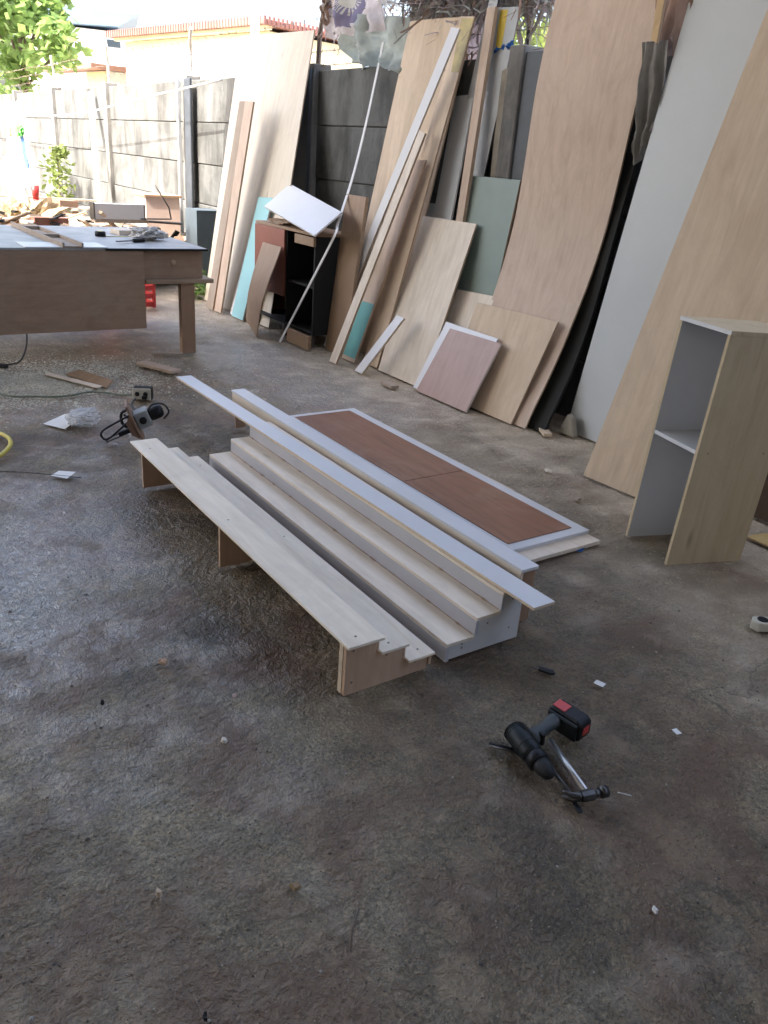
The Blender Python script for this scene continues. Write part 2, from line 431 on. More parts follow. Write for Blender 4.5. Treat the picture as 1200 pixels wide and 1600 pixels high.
m, nt_, b_ = mat_new('yard_earth')
v = coords(nt_, rand=False); g = noise_tex(nt_, v, .8, 10, .7)
nt_.links.new(ramp(nt_, g, [(.3, (.22, .19, .15)), (.6, (.36, .33, .28)), (.8, (.42, .40, .36))]), b_.inputs['Base Color'])
b_.inputs['Roughness'].default_value = .95; bump(nt_, b_, noise_tex(nt_, v, 14, 8, .7), .6, .03)
EARTH = m
bm = bmesh.new()
for (x0, x1, y0, y1, z) in ((-220, 220, -220, 220, -.045),):
    vv = [bm.verts.new(p) for p in ((x0, y0, z), (x1, y0, z), (x1, y1, z), (x0, y1, z))]; bm.faces.new(vv)
tag(bm_obj('ground', bm, EARTH), kind='structure')

# ------------------------------------------------------------------ workshop roof and walls (they shade the place; the yard to the left is open)
ROOFM = plain('roof_sheet_underside', (.12, .108, .095), .7, var=.2, scale=1.2)
bm = bmesh.new()
n = 130
for i in range(n):      # corrugated sheet
    x0 = -8.5 + i*(14.7/n)
    x1 = x0 + 14.7/n
    za, zb = (4.55, 4.59) if i % 2 == 0 else (4.59, 4.55)
    a = [bm.verts.new(p) for p in ((x0, -9.2, za+.9), (x1, -9.2, zb+.9), (x1, 3.25, zb-.05), (x0, 3.25, za-.05))]
    bm.faces.new(a)
tag(bm_obj('workshop_roof', bm, ROOFM), 'corrugated metal roof over the open workshop', 'roof', kind='structure')
WALLM = plain('grey_rendered_wall', (.13, .118, .10), .85, var=.2, scale=1.5, bumps=.3, bscale=30)
tag(box('workshop_back_wall', (-6.5, 6.2, -9.3, -9.12, -.05, 5.3), WALLM, bev=0), 'rendered wall closing the workshop behind the viewer', 'wall', kind='structure')
tag(box('workshop_side_wall', (6.02, 6.2, -9.1, 3.9, -.05, 4.5), WALLM, bev=0), 'rendered side wall closing the workshop', 'wall', kind='structure')

# ------------------------------------------------------------------ precast concrete boundary wall
wall = tag(empty('boundary_wall', (-8, 3.93, 0)), 'grey weathered precast concrete wall of stacked panels between posts behind the leaning boards', 'wall')
posts = [-25, -22, -19.1, -16.1, -13.04, -9.95, -7.0, -4.35, -1.4, 1.6, 4.6]
PANM = {}
for i in range(len(posts)-1):
    x0, x1 = posts[i]+.05, posts[i+1]-.05
    for k in range(5):
        z0 = -.06 + k*.435; z1 = z0 + .427
        key = (round(x1-x0, 3))
        j = rnd.uniform(-.006, .006)
        if key not in PANM:
            bm = bmesh.new(); add_box(bm, 0, x1-x0, 0, .06, 0, .427, .006)
            PANM[key] = bpy.data.meshes.new('concrete_panel'); bm.to_mesh(PANM[key]); bm.free(); PANM[key].materials.append(CONC)
        o = bpy.data.objects.new('concrete_panel', PANM[key]); COL.objects.link(o); o.parent = wall
        o.location = (x0+8, j, z0); o.rotation_euler = (0, 0, 0)
MORT = plain('joint_mortar', (.09, .088, .08), .95)
for i in range(len(posts)-1):
    box('mortar_backing', (posts[i]+.08+8, posts[i+1]-.08+8, .022, .045, -.05, 2.10), MORT, wall, bev=0)
for i, x in enumerate(posts):
    o = box('concrete_post', (x-.07+8, x+.07+8, -.06, .12, -.06, 2.16), CONCP, wall, bev=.008)

# dark painted columns standing against the wall
for (x, lab) in ((-9.78, 'dark column against the concrete wall left of the tall leaning plywood sheet'),
                 (-7.02, 'dark column behind the right edge of the tall leaning plywood sheet'),
                 (-4.20, 'dark column at the broken concrete slab below the blue rag')):
    t = tag(empty('dark_column', (x, 3.925 if x > -5 else 3.87, 0)), lab, 'column', 'dark painted columns along the wall')
    prism('shaft', [(-.085, -.035), (.085, -.035), (.085, -.005), (-.085, -.005)], 'z', 0, 2.12, DPOST, t, .006)
    prism('base_plate', [(-.11, -.08), (.11, -.08), (.11, -.004), (-.11, -.004)], 'z', 0, .012, DSTEEL, t, 0)
t = tag(empty('pale_post', (-9.95, 3.80, 0)), 'pale post touching the left side of the dark column in the sun', 'post')
prism('shaft', [(-.02, -.02), (.02, -.02), (.02, .02), (-.02, .02)], 'z', 0, 2.12, GREYB, t, .004)

# fence top: bent angle irons and barbed wire
IRON = plain('angle_iron', (.19, .14, .11), .6, var=.4, scale=12)
IRONP = plain('pale_iron', (.5, .47, .43), .5, var=.3, scale=12)
arms = [(-16.1, IRONP, 'bent iron arm on the wall post furthest left'), (-13.04, IRONP, 'bent iron arm above the wall behind the leaning pole'),
        (-9.95, IRONP, 'bent iron arm above the dark column in the sun'), (-7.0, IRON, 'rusty bent iron arm under the torn sacks')]
for x, mt, lab in arms:
    t = tag(empty('wire_arm', (x, 3.95, 2.10)), lab, 'fence arm', 'bent iron arms carrying the barbed wire')
    tube('upright', [(0, 0, -.05), (.01, 0, .16), (.02, 0, .31)], .022, mt, t, n=6, smooth=False)
    tube('arm', [(.02, 0, .31), (.14, -.05, .40), (.30, -.10, .50)], .020, mt, t, n=6, smooth=False)
t = tag(empty('iron_pole', (-4.42, 4.02, 2.05)), 'thin dark upright pole above the blue rag', 'pole')
tube('shaft', [(0, 0, -.05), (-.02, 0, .9)], .014, DSTEEL, t, n=8)
t = tag(empty('rusty_pipe_stub', (-6.15, 3.98, 2.02)), 'short rusty pipe rising from the wall under the torn sacks', 'pipe')
tube('shaft', [(0, 0, 0), (0, 0, .42)], .035, RUST, t, n=12)
tube('collar', [(0, 0, .22), (0, 0, .25)], .045, RUST, t, n=12)
for k, (z, y) in enumerate(((2.16, 3.95), (2.27, 3.94), (2.39, 3.93), (2.50, 3.87))):
    bm = bmesh.new()
    P = []
    x = -19.5
    while x < 0.5:
        P.append(Vector((x, y+.01*math.sin(x*5+k), z - .02*math.sin((x % 2.95)/2.95*math.pi) + .004*math.sin(x*9+k*2)))); x += .2
    rad = .0028
    pr = None
    for i, p in enumerate(P):
        ring = [bm.verts.new(p + Vector((0, math.cos(a)*rad, math.sin(a)*rad))) for a in (0, 2.09, 4.19)]
        if pr:
            for j in range(3): bm.faces.new([pr[j], pr[(j+1) % 3], ring[(j+1) % 3], ring[j]])
        pr = ring
        if i % 1 == 0:
            for s in (-1, 1):
                a = rnd.uniform(0, 6.28); d = Vector((.3*s, math.cos(a), math.sin(a)))*.016
                q = d.orthogonal().normalized()*.0025
                vv = [bm.verts.new(p-d-q), bm.verts.new(p-d+q), bm.verts.new(p+d+q), bm.verts.new(p+d-q)]; bm.faces.new(vv)
    lab = ['lowest strand of barbed wire just above the wall', 'second strand of barbed wire from the wall top', 'third strand of barbed wire from the wall top', 'highest strand of barbed wire at the tips of the bent arms'][k]
    tag(bm_obj('barbed_wire', bm, IRON), lab, 'barbed wire', 'barbed wire strands')

# ------------------------------------------------------------------ leaning boards
def lb(key, name, t, face, edge, label, cat='board', **kw):
    return board(name, Q[key], t, face, edge, label, cat, **kw)
Q = {'A': [(-7.96, 3.26, 0), (-6.50, 3.26, 0), (-6.97, 3.885, 2.41), (-8.44, 3.885, 2.455)],
 'a': [(-7.55, 3.109, 0), (-7.395, 3.109, 0), (-7.495, 3.5, 1.836), (-7.639, 3.5, 1.837)],
 'b': [(-7.39, 3.125, 0), (-7.24, 3.125, 0), (-7.30, 3.478, 1.83), (-7.475, 3.48, 1.836)],
 'strip3': [(-7.196, 3.20, 0), (-7.044, 3.20, 0), (-7.087, 3.398, .563), (-7.276, 3.39, .539)],
 'teal4': [(-7.104, 3.175, 0), (-6.863, 3.175, 0), (-6.92, 3.490, 1.061), (-7.194, 3.485, 1.046)],
 'wood7': [(-5.654, 3.35, 0), (-5.361, 3.35, 0), (-5.406, 3.5, 1.179), (-5.689, 3.5, 1.181)],
 'bent8': [(-6.621, 3.096, .06), (-6.207, 3.0, 0), (-6.113, 3.17, .736), (-6.532, 3.21, .727)],
 'c': [(-5.86, 3.62, 0), (-5.64, 3.62, 0), (-5.346, 3.899, 2.374), (-5.574, 3.9, 2.378)],
 'd': [(-5.563, 3.58, 0), (-5.06, 3.58, 0), (-4.826, 3.887, 2.352), (-5.349, 3.89, 2.373)],
 'e': [(-5.16, 3.4, 0), (-4.96, 3.4, 0), (-4.76, 3.837, 2.337), (-4.91, 3.84, 2.351)],
 'w10': [(-5.747, 3.386, 0), (-5.657, 3.386, 0), (-4.727, 3.698, 2.248), (-4.819, 3.7, 2.265)],
 'f13': [(-5.264, 3.158, 0), (-5.164, 3.158, 0), (-4.866, 3.595, 1.629), (-4.942, 3.6, 1.648)],
 'g14': [(-5.335, 3.315, 0), (-5.153, 3.315, 0), (-4.868, 3.622, 1.463), (-5.055, 3.62, 1.455)],
 's16': [(-4.946, 3.191, 0), (-4.848, 3.191, 0), (-4.61, 3.358, .442), (-4.7, 3.36, .447)],
 'ply17': [(-4.908, 3.377, 0), (-4.36, 3.377, 0), (-4.375, 3.721, 1.096), (-4.974, 3.72, 1.093)],
 'gw19': [(-4.955, 3.66, 0), (-4.73, 3.66, 0), (-4.734, 3.881, 1.891), (-4.939, 3.882, 1.882)],
 'pk20': [(-4.553, 3.62, 0), (-4.484, 3.62, 0), (-4.578, 3.85, 2.381), (-4.658, 3.85, 2.38)],
 'mt21': [(-4.836, 3.80, 0), (-4.68, 3.80, 0), (-4.398, 3.899, 2.373), (-4.642, 3.9, 2.386)],
 'gr21b': [(-5.105, 3.80, 0), (-4.99, 3.80, 0), (-4.609, 3.905, 2.5), (-4.697, 3.905, 2.5)],
 'green23': [(-4.617, 3.62, 0), (-4.09, 3.62, 0), (-4.088, 3.80, 1.389), (-4.585, 3.80, 1.389)],
 'i24': [(-4.553, 3.46, 0), (-4.088, 3.46, 0), (-4.053, 3.68, .676), (-4.447, 3.68, .658)],
 'j24': [(-4.16, 3.421, 0), (-3.481, 3.421, 0), (-3.414, 3.624, .636), (-4.161, 3.62, .622)],
 'white25': [(-4.408, 3.338, 0), (-3.86, 3.338, 0), (-3.816, 3.533, .456), (-4.363, 3.535, .459)],
 'pink25': [(-4.335, 3.312, 0), (-3.792, 3.312, 0), (-3.75, 3.503, .44), (-4.267, 3.5, .433)],
 'L26': [(-4.08, 3.446, 0), (-3.38, 3.446, 0), (-3.25, 3.885, 2.40), (-4.07, 3.885, 2.44)],
 'L26b': [(-3.95, 3.50, 0), (-3.272, 3.50, 0), (-3.255, 3.905, 1.75), (-3.95, 3.905, 1.75)],
 'M28': [(-3.262, 3.68, 0), (-2.30, 3.68, 0), (-2.09, 3.80, 2.27), (-3.05, 3.80, 2.27)],
 'N29': [(-2.645, 3.177, 0), (-2.03, 3.215, 0), (-1.95, 3.745, 2.19), (-2.55, 3.72, 2.19)],
}
lb('A', 'plywood_sheet', .012, wood('plywood_dull', (.60, .545, .44), contrast=.8), EDGE, 'tall pale plywood sheet leaning on the wall behind two narrow planks, furthest left', ext=1.0)
lb('a', 'plank', .018, OLDW, EDGE, 'greyish narrow plank leaning on the tall plywood sheet, left of its pair', 'plank')
lb('b', 'plank', .018, PLYP, EDGE, 'light brown narrow plank leaning on the tall plywood sheet, right of its pair', 'plank')
lb('strip3', 'white_offcut', .010, WHITE, WHITEE, 'small whitish offcut behind the left edge of the pale teal board', 'offcut')
lb('teal4', 'teal_board', .012, TEAL, WHITEE, 'pale teal narrow board leaning upright beside the red brown cabinet')
lb('wood7', 'brown_plank', .03, BROWN, EDGE, 'wide brown plank standing right of the dark open cabinet', 'plank')
lb('bent8', 'brown_offcut', .008, BROWN, EDGE, 'curved brown plywood offcut leaning against the red brown cabinet door', 'offcut', bow=[(0, 0), (.3, .035), (.6, .03), (1, 0)], seg=8)
lb('c', 'plywood_strip', .012, PLY, EDGE, 'long plywood strip leaning on the wall left of the wide yellow-cornered sheet', 'plywood strip')
lb('d', 'plywood_sheet', .012, PLYT, EDGE, 'long plywood sheet leaning behind the long white strip', 'plywood')
lb('e', 'plywood_strip', .015, PLY, EDGE, 'long plywood strip with a yellow stain on its top corner', 'plywood strip')
lb('w10', 'white_strip', .015, WHITE, EDGEL, 'long narrow white strip leaning diagonally across the tall plywood', 'strip')
lb('f13', 'plank', .018, PLYW, EDGE, 'pale plank leaning just right of the long white strip, reaching half its height', 'plank')
g14 = lb('g14', 'painted_plank', .015, PLYP, EDGE, 'plank with its lower end painted teal, behind the pale plank', 'plank')
lb('s16', 'white_strip', .018, WHITE, EDGEL, 'short white strip leaning on the foot of the pale plywood sheet', 'strip')
lb('ply17', 'plywood_sheet', .015, PLYW, EDGE, 'waist-high whitish plywood sheet standing left of the green grey board', 'plywood')
lb('gw19', 'grey_board', .015, GREYW, WHITEE, 'narrow grey white board leaning above the whitish plywood sheet')
lb('pk20', 'batten', .03, PLYP, EDGE, 'long pinkish batten leaning in front of the silver grey board', 'batten')
mt = lb('mt21', 'silver_board', .012, GREYB, DSTEEL, 'tall silver grey board with a yellow tape tag near its top')
lb('gr21b', 'silver_strip', .010, GREYB, DSTEEL, 'narrow grey strip showing left of the pinkish batten', 'strip')
lb('green23', 'green_board', .015, GREENB, EDGE, 'green grey board standing behind the whitish plywood sheet')
lb('i24', 'plywood_offcut', .012, PLYW, EDGE, 'pale plywood offcut below the green grey board', 'plywood')
lb('j24', 'plywood_offcut', .012, PLYT, EDGE, 'tan plywood offcut leaning right of the pinkish brown panel', 'plywood')
lb('white25', 'white_board', .012, WHITE, WHITEE, 'small white panel almost hidden behind the pinkish brown panel', 'panel')
lb('pink25', 'laminate_board', .014, PINK, WHITEE, 'small pinkish brown laminate panel leaning in front of tan plywood', 'panel')
L26bow = [(0, 0), (.14, -.082), (.27, -.118), (.43, -.148), (.57, -.116), (.8, -.02), (1, 0)]
lb('L26', 'plywood_sheet', .012, PLYP, EDGE, 'large bowed pinkish plywood sheet leaning on the wall left of the white sheet', 'plywood', bow=L26bow, seg=28)
lb('L26b', 'dark_sheet', .02, DARKB, DARKB, 'dark sheet behind the bowed pinkish plywood, showing as a black edge', 'board', bow=[(0, 0), (.2, -.07), (.4, -.09), (.7, -.04), (1, 0)], seg=20)
lb('M28', 'white_sheet', .015, GREYW, WHITEE, 'large grey white laminate sheet leaning on the wall between two plywood sheets', ext=1.075)
lb('N29', 'plywood_sheet', .015, PLYT, EDGE, 'large tan plywood sheet leaning directly behind the open shelf unit', 'plywood', ext=1.115)

def decal(parent_board, q, mat, name, lift=.003, t=.001):
    """thin painted or taped patch lying on a leaning board, given by fractions u,v of the board"""
    bl, br, tr, tl = [Vector(p) for p in q]
    return bl, br, tr, tl
def patch(key, u0, u1, v0, v1, mat, name, label=None, top=None):
    bl, br, tr, tl = [Vector(p) for p in Q[key]]
    nrm = (br-bl).cross(tl-bl).normalized()
    def P(u, v): return bl.lerp(br, u).lerp(tl.lerp(tr, u), v) + nrm*.0015
    c = [P(u0, v0), P(u1, v0), P(u1 if top is None else top[1], v1), P(u0 if top is None else top[0], v1)]
    par = bpy.data.objects[[o.name for o in COL.objects if o.get('qkey') == key][0]]
    o = board(name, [tuple(p) for p in c], .0013, mat, mat)
    mw = o.matrix_world.copy(); o.parent = par; o.matrix_parent_inverse = Matrix.Identity(4)
    o.matrix_local = par.matrix_world.inverted() @ mw
    if label: o['label'] = label
    return o
def keyof(label_part, key):
    for o in COL.objects:
        if o.get('label', '').startswith(label_part): o['qkey'] = key; return o
for lp, k in (('plank with its lower end', 'g14'), ('long plywood strip with a yellow', 'e'), ('tall silver grey', 'mt21'), ('large bowed pinkish', 'L26'), ('tall pale plywood', 'A')):
    keyof(lp, k)
bpy.context.view_layer.update()
patch('g14', .03, .97, .02, .31, TEALD, 'teal_paint', top=(.03, .97))
YSTAIN = plain('yellow_glue', (.44, .35, .12), .5, var=.3, scale=9)
patch('e', .45, .97, .86, .995, YSTAIN, 'yellow_stain', top=(.1, .97))
patch('mt21', .35, .6, .90, .995, plain('yellow_tape', (.62, .46, .05), .5), 'yellow_tape', top=(.25, .55))
patch('mt21', .05, .2, .35, .8, plain('silver_foil', (.62, .64, .66), .4, var=.3, scale=15), 'foil_strip', top=(.3, .42))
for o in COL.objects:
    if 'qkey' in o: del o['qkey']
    
# broken concrete slab leaning at the dark column
bm = bmesh.new()
pr = None
for i in range(13):
    f = i/12
    c0 = Vector((-4.44, 3.87, 0)).lerp(Vector((-4.47, 3.875, 2.07)), f); c1 = Vector((-4.27, 3.87, 0)).lerp(Vector((-4.315, 3.875, 2.07)), f)
    j = [rnd.uniform(-.012, .012) for _ in range(4)]
    if i == 12: c0.z -= .05
    ring = [bm.verts.new(p) for p in (c0+Vector((j[0], 0, 0)), c1+Vector((j[1], 0, 0)), c1+Vector((j[1], .04, 0)), c0+Vector((j[0], .04, 0)))]
    if pr:
        for k in range(4): bm.faces.new([pr[k], pr[(k+1) % 4], ring[(k+1) % 4], ring[k]])
    pr = ring
bm.faces.new(pr); bmesh.ops.recalc_face_normals(bm, faces=bm.faces)
tag(bm_obj('concrete_slab', bm, CONCB), 'broken narrow concrete slab standing between the silver board and the dark column', 'concrete slab')

# thin flexible trim strip leaning in an arc past the white tilted panel
P = smooth_path([Vector(p) for p in ((-5.949, 3.088, 0), (-5.627, 3.15, .479), (-5.341, 3.20, .90), (-5.47, 3.30, .969), (-5.587, 3.40, 1.043), (-5.754, 3.60, 1.333), (-5.849, 3.76, 1.749), (-5.88, 3.88, 2.259))], 6)
bm = bmesh.new(); pr = None
for i, p in enumerate(P):
    ring = [bm.verts.new(p + Vector(d)) for d in ((-.014, -.003, 0), (.014, -.003, 0), (.014, .003, 0), (-.014, .003, 0))]
    if pr:
        for k in range(4): bm.faces.new([pr[k], pr[(k+1) % 4], ring[(k+1) % 4], ring[k]])
    else: bm.faces.new(ring[::-1])
    pr = ring
bm.faces.new(pr)
tag(bm_obj('trim_strip', bm, [WHITEE]), 'very thin long bent strip leaning past the corner of the white tilted panel', 'strip')

# red-brown cabinet with its dark open half, and the white panel tilted on top
t = tag(empty('old_cabinet', (-6.12, 3.42, 0)), 'low old cabinet with a red brown door and a dark open half', 'cabinet')
def cb(n_, d, m_, par=None): return box(n_, d, m_, par or t, bev=.002)
cb('door', (-.61, -.06, -.19, -.172, .33, .86), REDDOOR)
cb('top_board', (-.62, .44, -.18, .20, .862, .885), BROWN)
cb('side_panel', (-.62, -.60, -.168, .20, .10, .858), REDDOOR)
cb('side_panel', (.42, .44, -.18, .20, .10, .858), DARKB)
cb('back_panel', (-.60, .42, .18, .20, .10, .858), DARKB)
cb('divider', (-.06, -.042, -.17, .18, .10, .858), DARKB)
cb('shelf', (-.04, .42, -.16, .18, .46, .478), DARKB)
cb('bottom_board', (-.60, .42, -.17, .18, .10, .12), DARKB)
for x in (-.58, -.07, .41):
    for y in (-.16, .17): cb('leg', (x-.015, x+.015, y-.015, y+.015, 0, .098), DSTEEL)
cb('rail', (.16, .47, -.215, -.192, .79, .858), BROWN)
t = tag(empty('offcut_stack', (-6.42, 3.33, .886)), 'thin stack of grey offcuts on the old cabinet under the white panel', 'offcuts')
for k in range(4): box('offcut', (-.16+.02*k, .12+.03*k, -.06, .05, .001+k*.009, .009+k*.009), [OLDW, CARD][k % 2], t, mat=Matrix.Rotation(.15*k-.2, 4, 'Z'))
board('white_board', [(-6.593, 3.25, 1.01), (-5.37, 3.05, .905), (-5.53, 3.37, 1.06), (-6.804, 3.6, 1.189)], .014, WHITE, WHITEE,
      'white rectangular panel balanced tilted on top of the red brown cabinet', 'panel')
tag(box('short_block', (-5.98, -5.62, 3.17, 3.20, 0, .11), BROWN), 'short brown board on edge under the dark open cabinet', 'offcut')
# white edge upright behind the whitish plywood
board('white_offcut', [(-5.13, 3.64, .0), (-5.03, 3.64, .0), (-4.95, 3.80, 1.18), (-5.12, 3.80, 1.18)], .012, GREYW, WHITEE, 'white offcut showing above the left corner of the whitish plywood sheet', 'offcut')
# bits at the feet of the sheets
tag(box('foot_block', (-.06, .06, -.025, .025, 0, .018), EDGEL, mat=Matrix.Translation((-3.26, 3.50, 0)) @ Matrix.Rotation(-.5, 4, 'Z')), 'short white batten on the floor at the foot of the dark sheet', 'offcut')
tag(prism('concrete_lump', [(-3.255, 0), (-3.12, 0), (-3.16, .11), (-3.20, .13)], 'y', 3.60, 3.64, CONCB, bev=.006), 'brownish concrete lump between the dark sheet and the white sheet', 'concrete lump')
tag(box('wood_chip', (-.08, .08, -.03, .03, 0, .02), OLDW, mat=Matrix.Translation((-4.50, 3.20, 0)) @ Matrix.Rotation(-.1, 4, 'Z')), 'flat grey offcut on the floor in front of the whitish plywood', 'offcut')

# ------------------------------------------------------------------ white stepped stand
t = tag(empty('stepped_stand', (-2.56, 1.45, 0)), 'long three step display stand with white risers and plywood treads', 'display stand')
def st(n_, d, m_): return box(n_, (d[0]+2.56, d[1]+2.56, d[2]-1.45, d[3]-1.45, d[4], d[5]), m_, t, bev=.0008)
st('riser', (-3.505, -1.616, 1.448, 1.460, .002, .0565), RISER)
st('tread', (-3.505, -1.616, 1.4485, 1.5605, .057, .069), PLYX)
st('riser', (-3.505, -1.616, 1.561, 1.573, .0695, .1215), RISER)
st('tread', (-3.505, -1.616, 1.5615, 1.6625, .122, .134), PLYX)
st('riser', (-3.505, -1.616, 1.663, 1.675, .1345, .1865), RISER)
st('tread', (-3.505, -1.616, 1.6635, 1.772, .187, .199), PLYX)
prof = [(0, .0), (.315, 0), (.315, .1865), (.225, .1865), (.225, .1215), (.123, .1215), (.123, .0565), (.012, .0565), (.012, 0.0)]
prof = [(u+.0, v_) for u, v_ in prof[1:-1]] + [(.0125, .001)]
for x in (-3.48, -1.640): prism('side_panel', prof, 'x', x+2.56, x+2.56+.014, WHITEE, t)
st('back_panel', (-3.50, -1.660, 1.778, 1.792, 0, .186), BROWNZ)

GLUE = plain('brown_glue_dirt', (.36, .24, .15), .6, var=.4, scale=30)
def dirty_joint(y, z, x0, x1, par, seed):
    r = random.Random(seed); bm = bmesh.new(); x = x0; pr = None
    while x < x1:
        wd = .0022 + .0035*abs(noise.noise(Vector((x*9, seed, 0)))) + (.004 if r.random() < .06 else 0)
        ring = [bm.verts.new((x, y-wd, z)), bm.verts.new((x, y, z)), bm.verts.new((x, y, z+wd*.6))]
        if pr:
            for a_, b2 in ((0, 1), (1, 2), (2, 0)): bm.faces.new([pr[a_], pr[b2], ring[b2], ring[a_]])
        pr = ring; x += .018
    bmesh.ops.recalc_face_normals(bm, faces=bm.faces)
    return bm_obj('glue_line', bm, GLUE, par)
dirty_joint(1.5605-1.45, .0692, -.94, .935, t, 1); dirty_joint(1.6625-1.45, .1342, -.94, .935, t, 2)
SCREW = plain('screw_head', (.20, .18, .15), .4, metal=.7)
def screw(par, loc, ax='x'):
    rot = Matrix.Rotation(R_(90), 4, 'Y') if ax == 'x' else (Matrix.Rotation(R_(90), 4, 'X') if ax == 'y' else Matrix.Identity(4))
    return lathe('screw', [(-.0004, .0036), (.0006, .0036), (.0009, .0015)], SCREW, par, n=10, mtx=Matrix.Translation(loc) @ rot)
for yy, zz_ in ((.07, .03), (.07, .045+.0), (.17, .095), (.27, .16), (.27, .05)): screw(t, (.9345, yy, zz_))
# bare plywood stepped stand in front
t = tag(empty('stepped_stand', (-2.55, 1.07, 0)), 'bare plywood stepped stand nearest the camera, its high step towards the viewer', 'display stand')
def st(n_, d, m_): return box(n_, (d[0]+2.55, d[1]+2.55, d[2]-1.07, d[3]-1.07, d[4], d[5]), m_, t, bev=.0008)
st('tread', (-3.506, -1.596, 1.065, 1.190, .176, .185), PLYXL)
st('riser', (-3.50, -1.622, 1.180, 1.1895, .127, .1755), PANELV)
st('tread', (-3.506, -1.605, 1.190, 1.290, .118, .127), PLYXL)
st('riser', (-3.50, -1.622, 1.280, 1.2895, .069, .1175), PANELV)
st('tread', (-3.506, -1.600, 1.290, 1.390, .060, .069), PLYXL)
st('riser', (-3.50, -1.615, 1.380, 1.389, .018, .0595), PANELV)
prof = [(.006, 0), (.308, 0), (.308, .0595), (.2095, .0595), (.2095, .1175), (.1095, .1175), (.1095, .1755), (.006, .1755)]
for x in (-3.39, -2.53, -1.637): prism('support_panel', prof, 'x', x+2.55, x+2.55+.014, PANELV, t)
st('stiffener', (-1.658, -1.638, 1.074, 1.094, 0, .175), EDGEL)

for yy, zz_ in ((.03, .15), (.03, .04), (.15, .10), (.26, .04)): screw(t, (.9275, yy, zz_))
for xx in (-.83, .02, .91):
    for yy, zz_ in ((.045, .1853), (.165, .1273), (.28, .0693)): screw(t, (xx, yy, zz_), 'z')
# rear ledge with white top
t = tag(empty('ledge_stand', (-2.85, 1.84, 0)), 'long narrow ledge stand with a white top behind the white stepped stand', 'display stand')
def st(n_, d, m_): return box(n_, (d[0]+2.85, d[1]+2.85, d[2]-1.84, d[3]-1.84, d[4], d[5]), m_, t, bev=.0008)
st('top_board', (-4.045, -1.684, 1.806, 1.884, .205, .217), WHITE)
st('front_board', (-4.04, -1.690, 1.808, 1.819, .145, .2045), PLYX)
for x in (-4.03, -2.86, -1.705): st('leg_panel', (x, x+.012, 1.820, 1.880, 0, .2045), BROWNZ)
st('back_board', (-4.04, -1.69, 1.872, 1.882, .07, .2045), BROWN) if False else None

# loose white strip lying along the top step
board('white_strip', [(-1.487, 1.672, .2005), (-1.487, 1.763, .2005), (-4.425, 1.722, .2005), (-4.425, 1.632, .2005)], -.010, WHITE, EDGEL,
      'loose long white strip lying along the top step of the white stepped stand', 'strip')

# ------------------------------------------------------------------ panel stack on the floor
def flat(name, x0, x1, y0, y1, z0, z1, mat, lab, cat, rz=.0):
    o = box(name, (-(x1-x0)/2, (x1-x0)/2, -(y1-y0)/2, (y1-y0)/2, 0, z1-z0), mat, None, mat=Matrix.Translation(((x0+x1)/2, (y0+y1)/2, z0)) @ Matrix.Rotation(rz, 4, 'Z'))
    return tag(o, lab, cat)
flat('plywood_base_panel', -3.98, -2.01, 2.175, 2.605, 0, .017, PLYX, 'plywood panel flat on the floor under the white panel, showing at its right end', 'panel')
flat('white_base_panel', -4.03, -2.085, 2.165, 2.612, .0175, .0335, WHITE, 'white panel lying flat on the plywood panel, showing as a border round the brown sheets', 'panel')
flat('brown_sheet', -3.985, -2.889, 2.178, 2.552, .034, .0375, LAM, 'red brown laminate sheet, the far half of the pair on the white panel', 'laminate sheet')
flat('brown_sheet', -2.884, -2.135, 2.178, 2.552, .034, .0375, LAM, 'red brown laminate sheet, the near half of the pair on the white panel', 'laminate sheet')
flat('white_stick', -3.02, -2.60, 2.625, 2.640, 0, .022, EDGEL, 'thin white stick on the floor along the far edge of the brown sheets', 'stick', .02)

# ------------------------------------------------------------------ open shelf unit
A = Vector((-2.025, 2.786, 0)); wv = Vector((.966, -.259, 0)).normalized(); dv = Vector((.259, .966, 0)).normalized()
lean = math.atan2(.043, .965)
up = (Vector((0, 0, 1))*math.cos(lean) + dv*math.sin(lean)).normalized(); dd = wv.cross(up)*-1
dd = up.cross(wv)
MW = Matrix(((wv.x, dd.x, up.x, A.x), (wv.y, dd.y, up.y, A.y), (wv.z, dd.z, up.z, A.z+.0), (0, 0, 0, 1)))
t = tag(empty('shelf_unit', mat=MW), 'open narrow shelf unit with white inside and plywood outside standing at the right', 'shelf unit')
Wc, Dc, Hc, th = .292, .385, .966, .015
def two(name, d, face, inner, fi, par):
    """box whose face number fi (0 bottom 1 top 2 front 3 right 4 back 5 left) carries the second material"""
    x0, x1, y0, y1, z0, z1 = d
    bm = bmesh.new(); add_box(bm, *d); bm.faces.ensure_lookup_table()
    for k in (fi if isinstance(fi, (list, tuple)) else [fi]): bm.faces[k].material_index = 1
    return bm_obj(name, bm, [face, inner], par)
PLYV = wood('plywood_upright', (.50, .40, .25), long='z', contrast=1.0)
two('side_panel', (0, th, 0, Dc, .0, Hc-.016), PLYV, WHITE, 3, t)
two('side_panel', (Wc-th, Wc, 0, Dc, .0, Hc-.016), PLYV, WHITE, 5, t)
two('top_panel', (-.001, Wc+.001, -.001, Dc, Hc-.0155, Hc), PLYV, WHITE, (2, 0), t)
box('shelf', (th+.0005, Wc-th-.0005, .002, Dc-.014, .480, .496), WHITE, t)
box('back_panel', (th+.0005, Wc-th-.0005, Dc-.012, Dc-.002, .0, Hc-.016), WHITE, t, bev=0)

for yy, zz_ in ((.05, .488), (.33, .488), (.05, .958), (.33, .958)): screw(t, (Wc+.0003, yy, zz_))
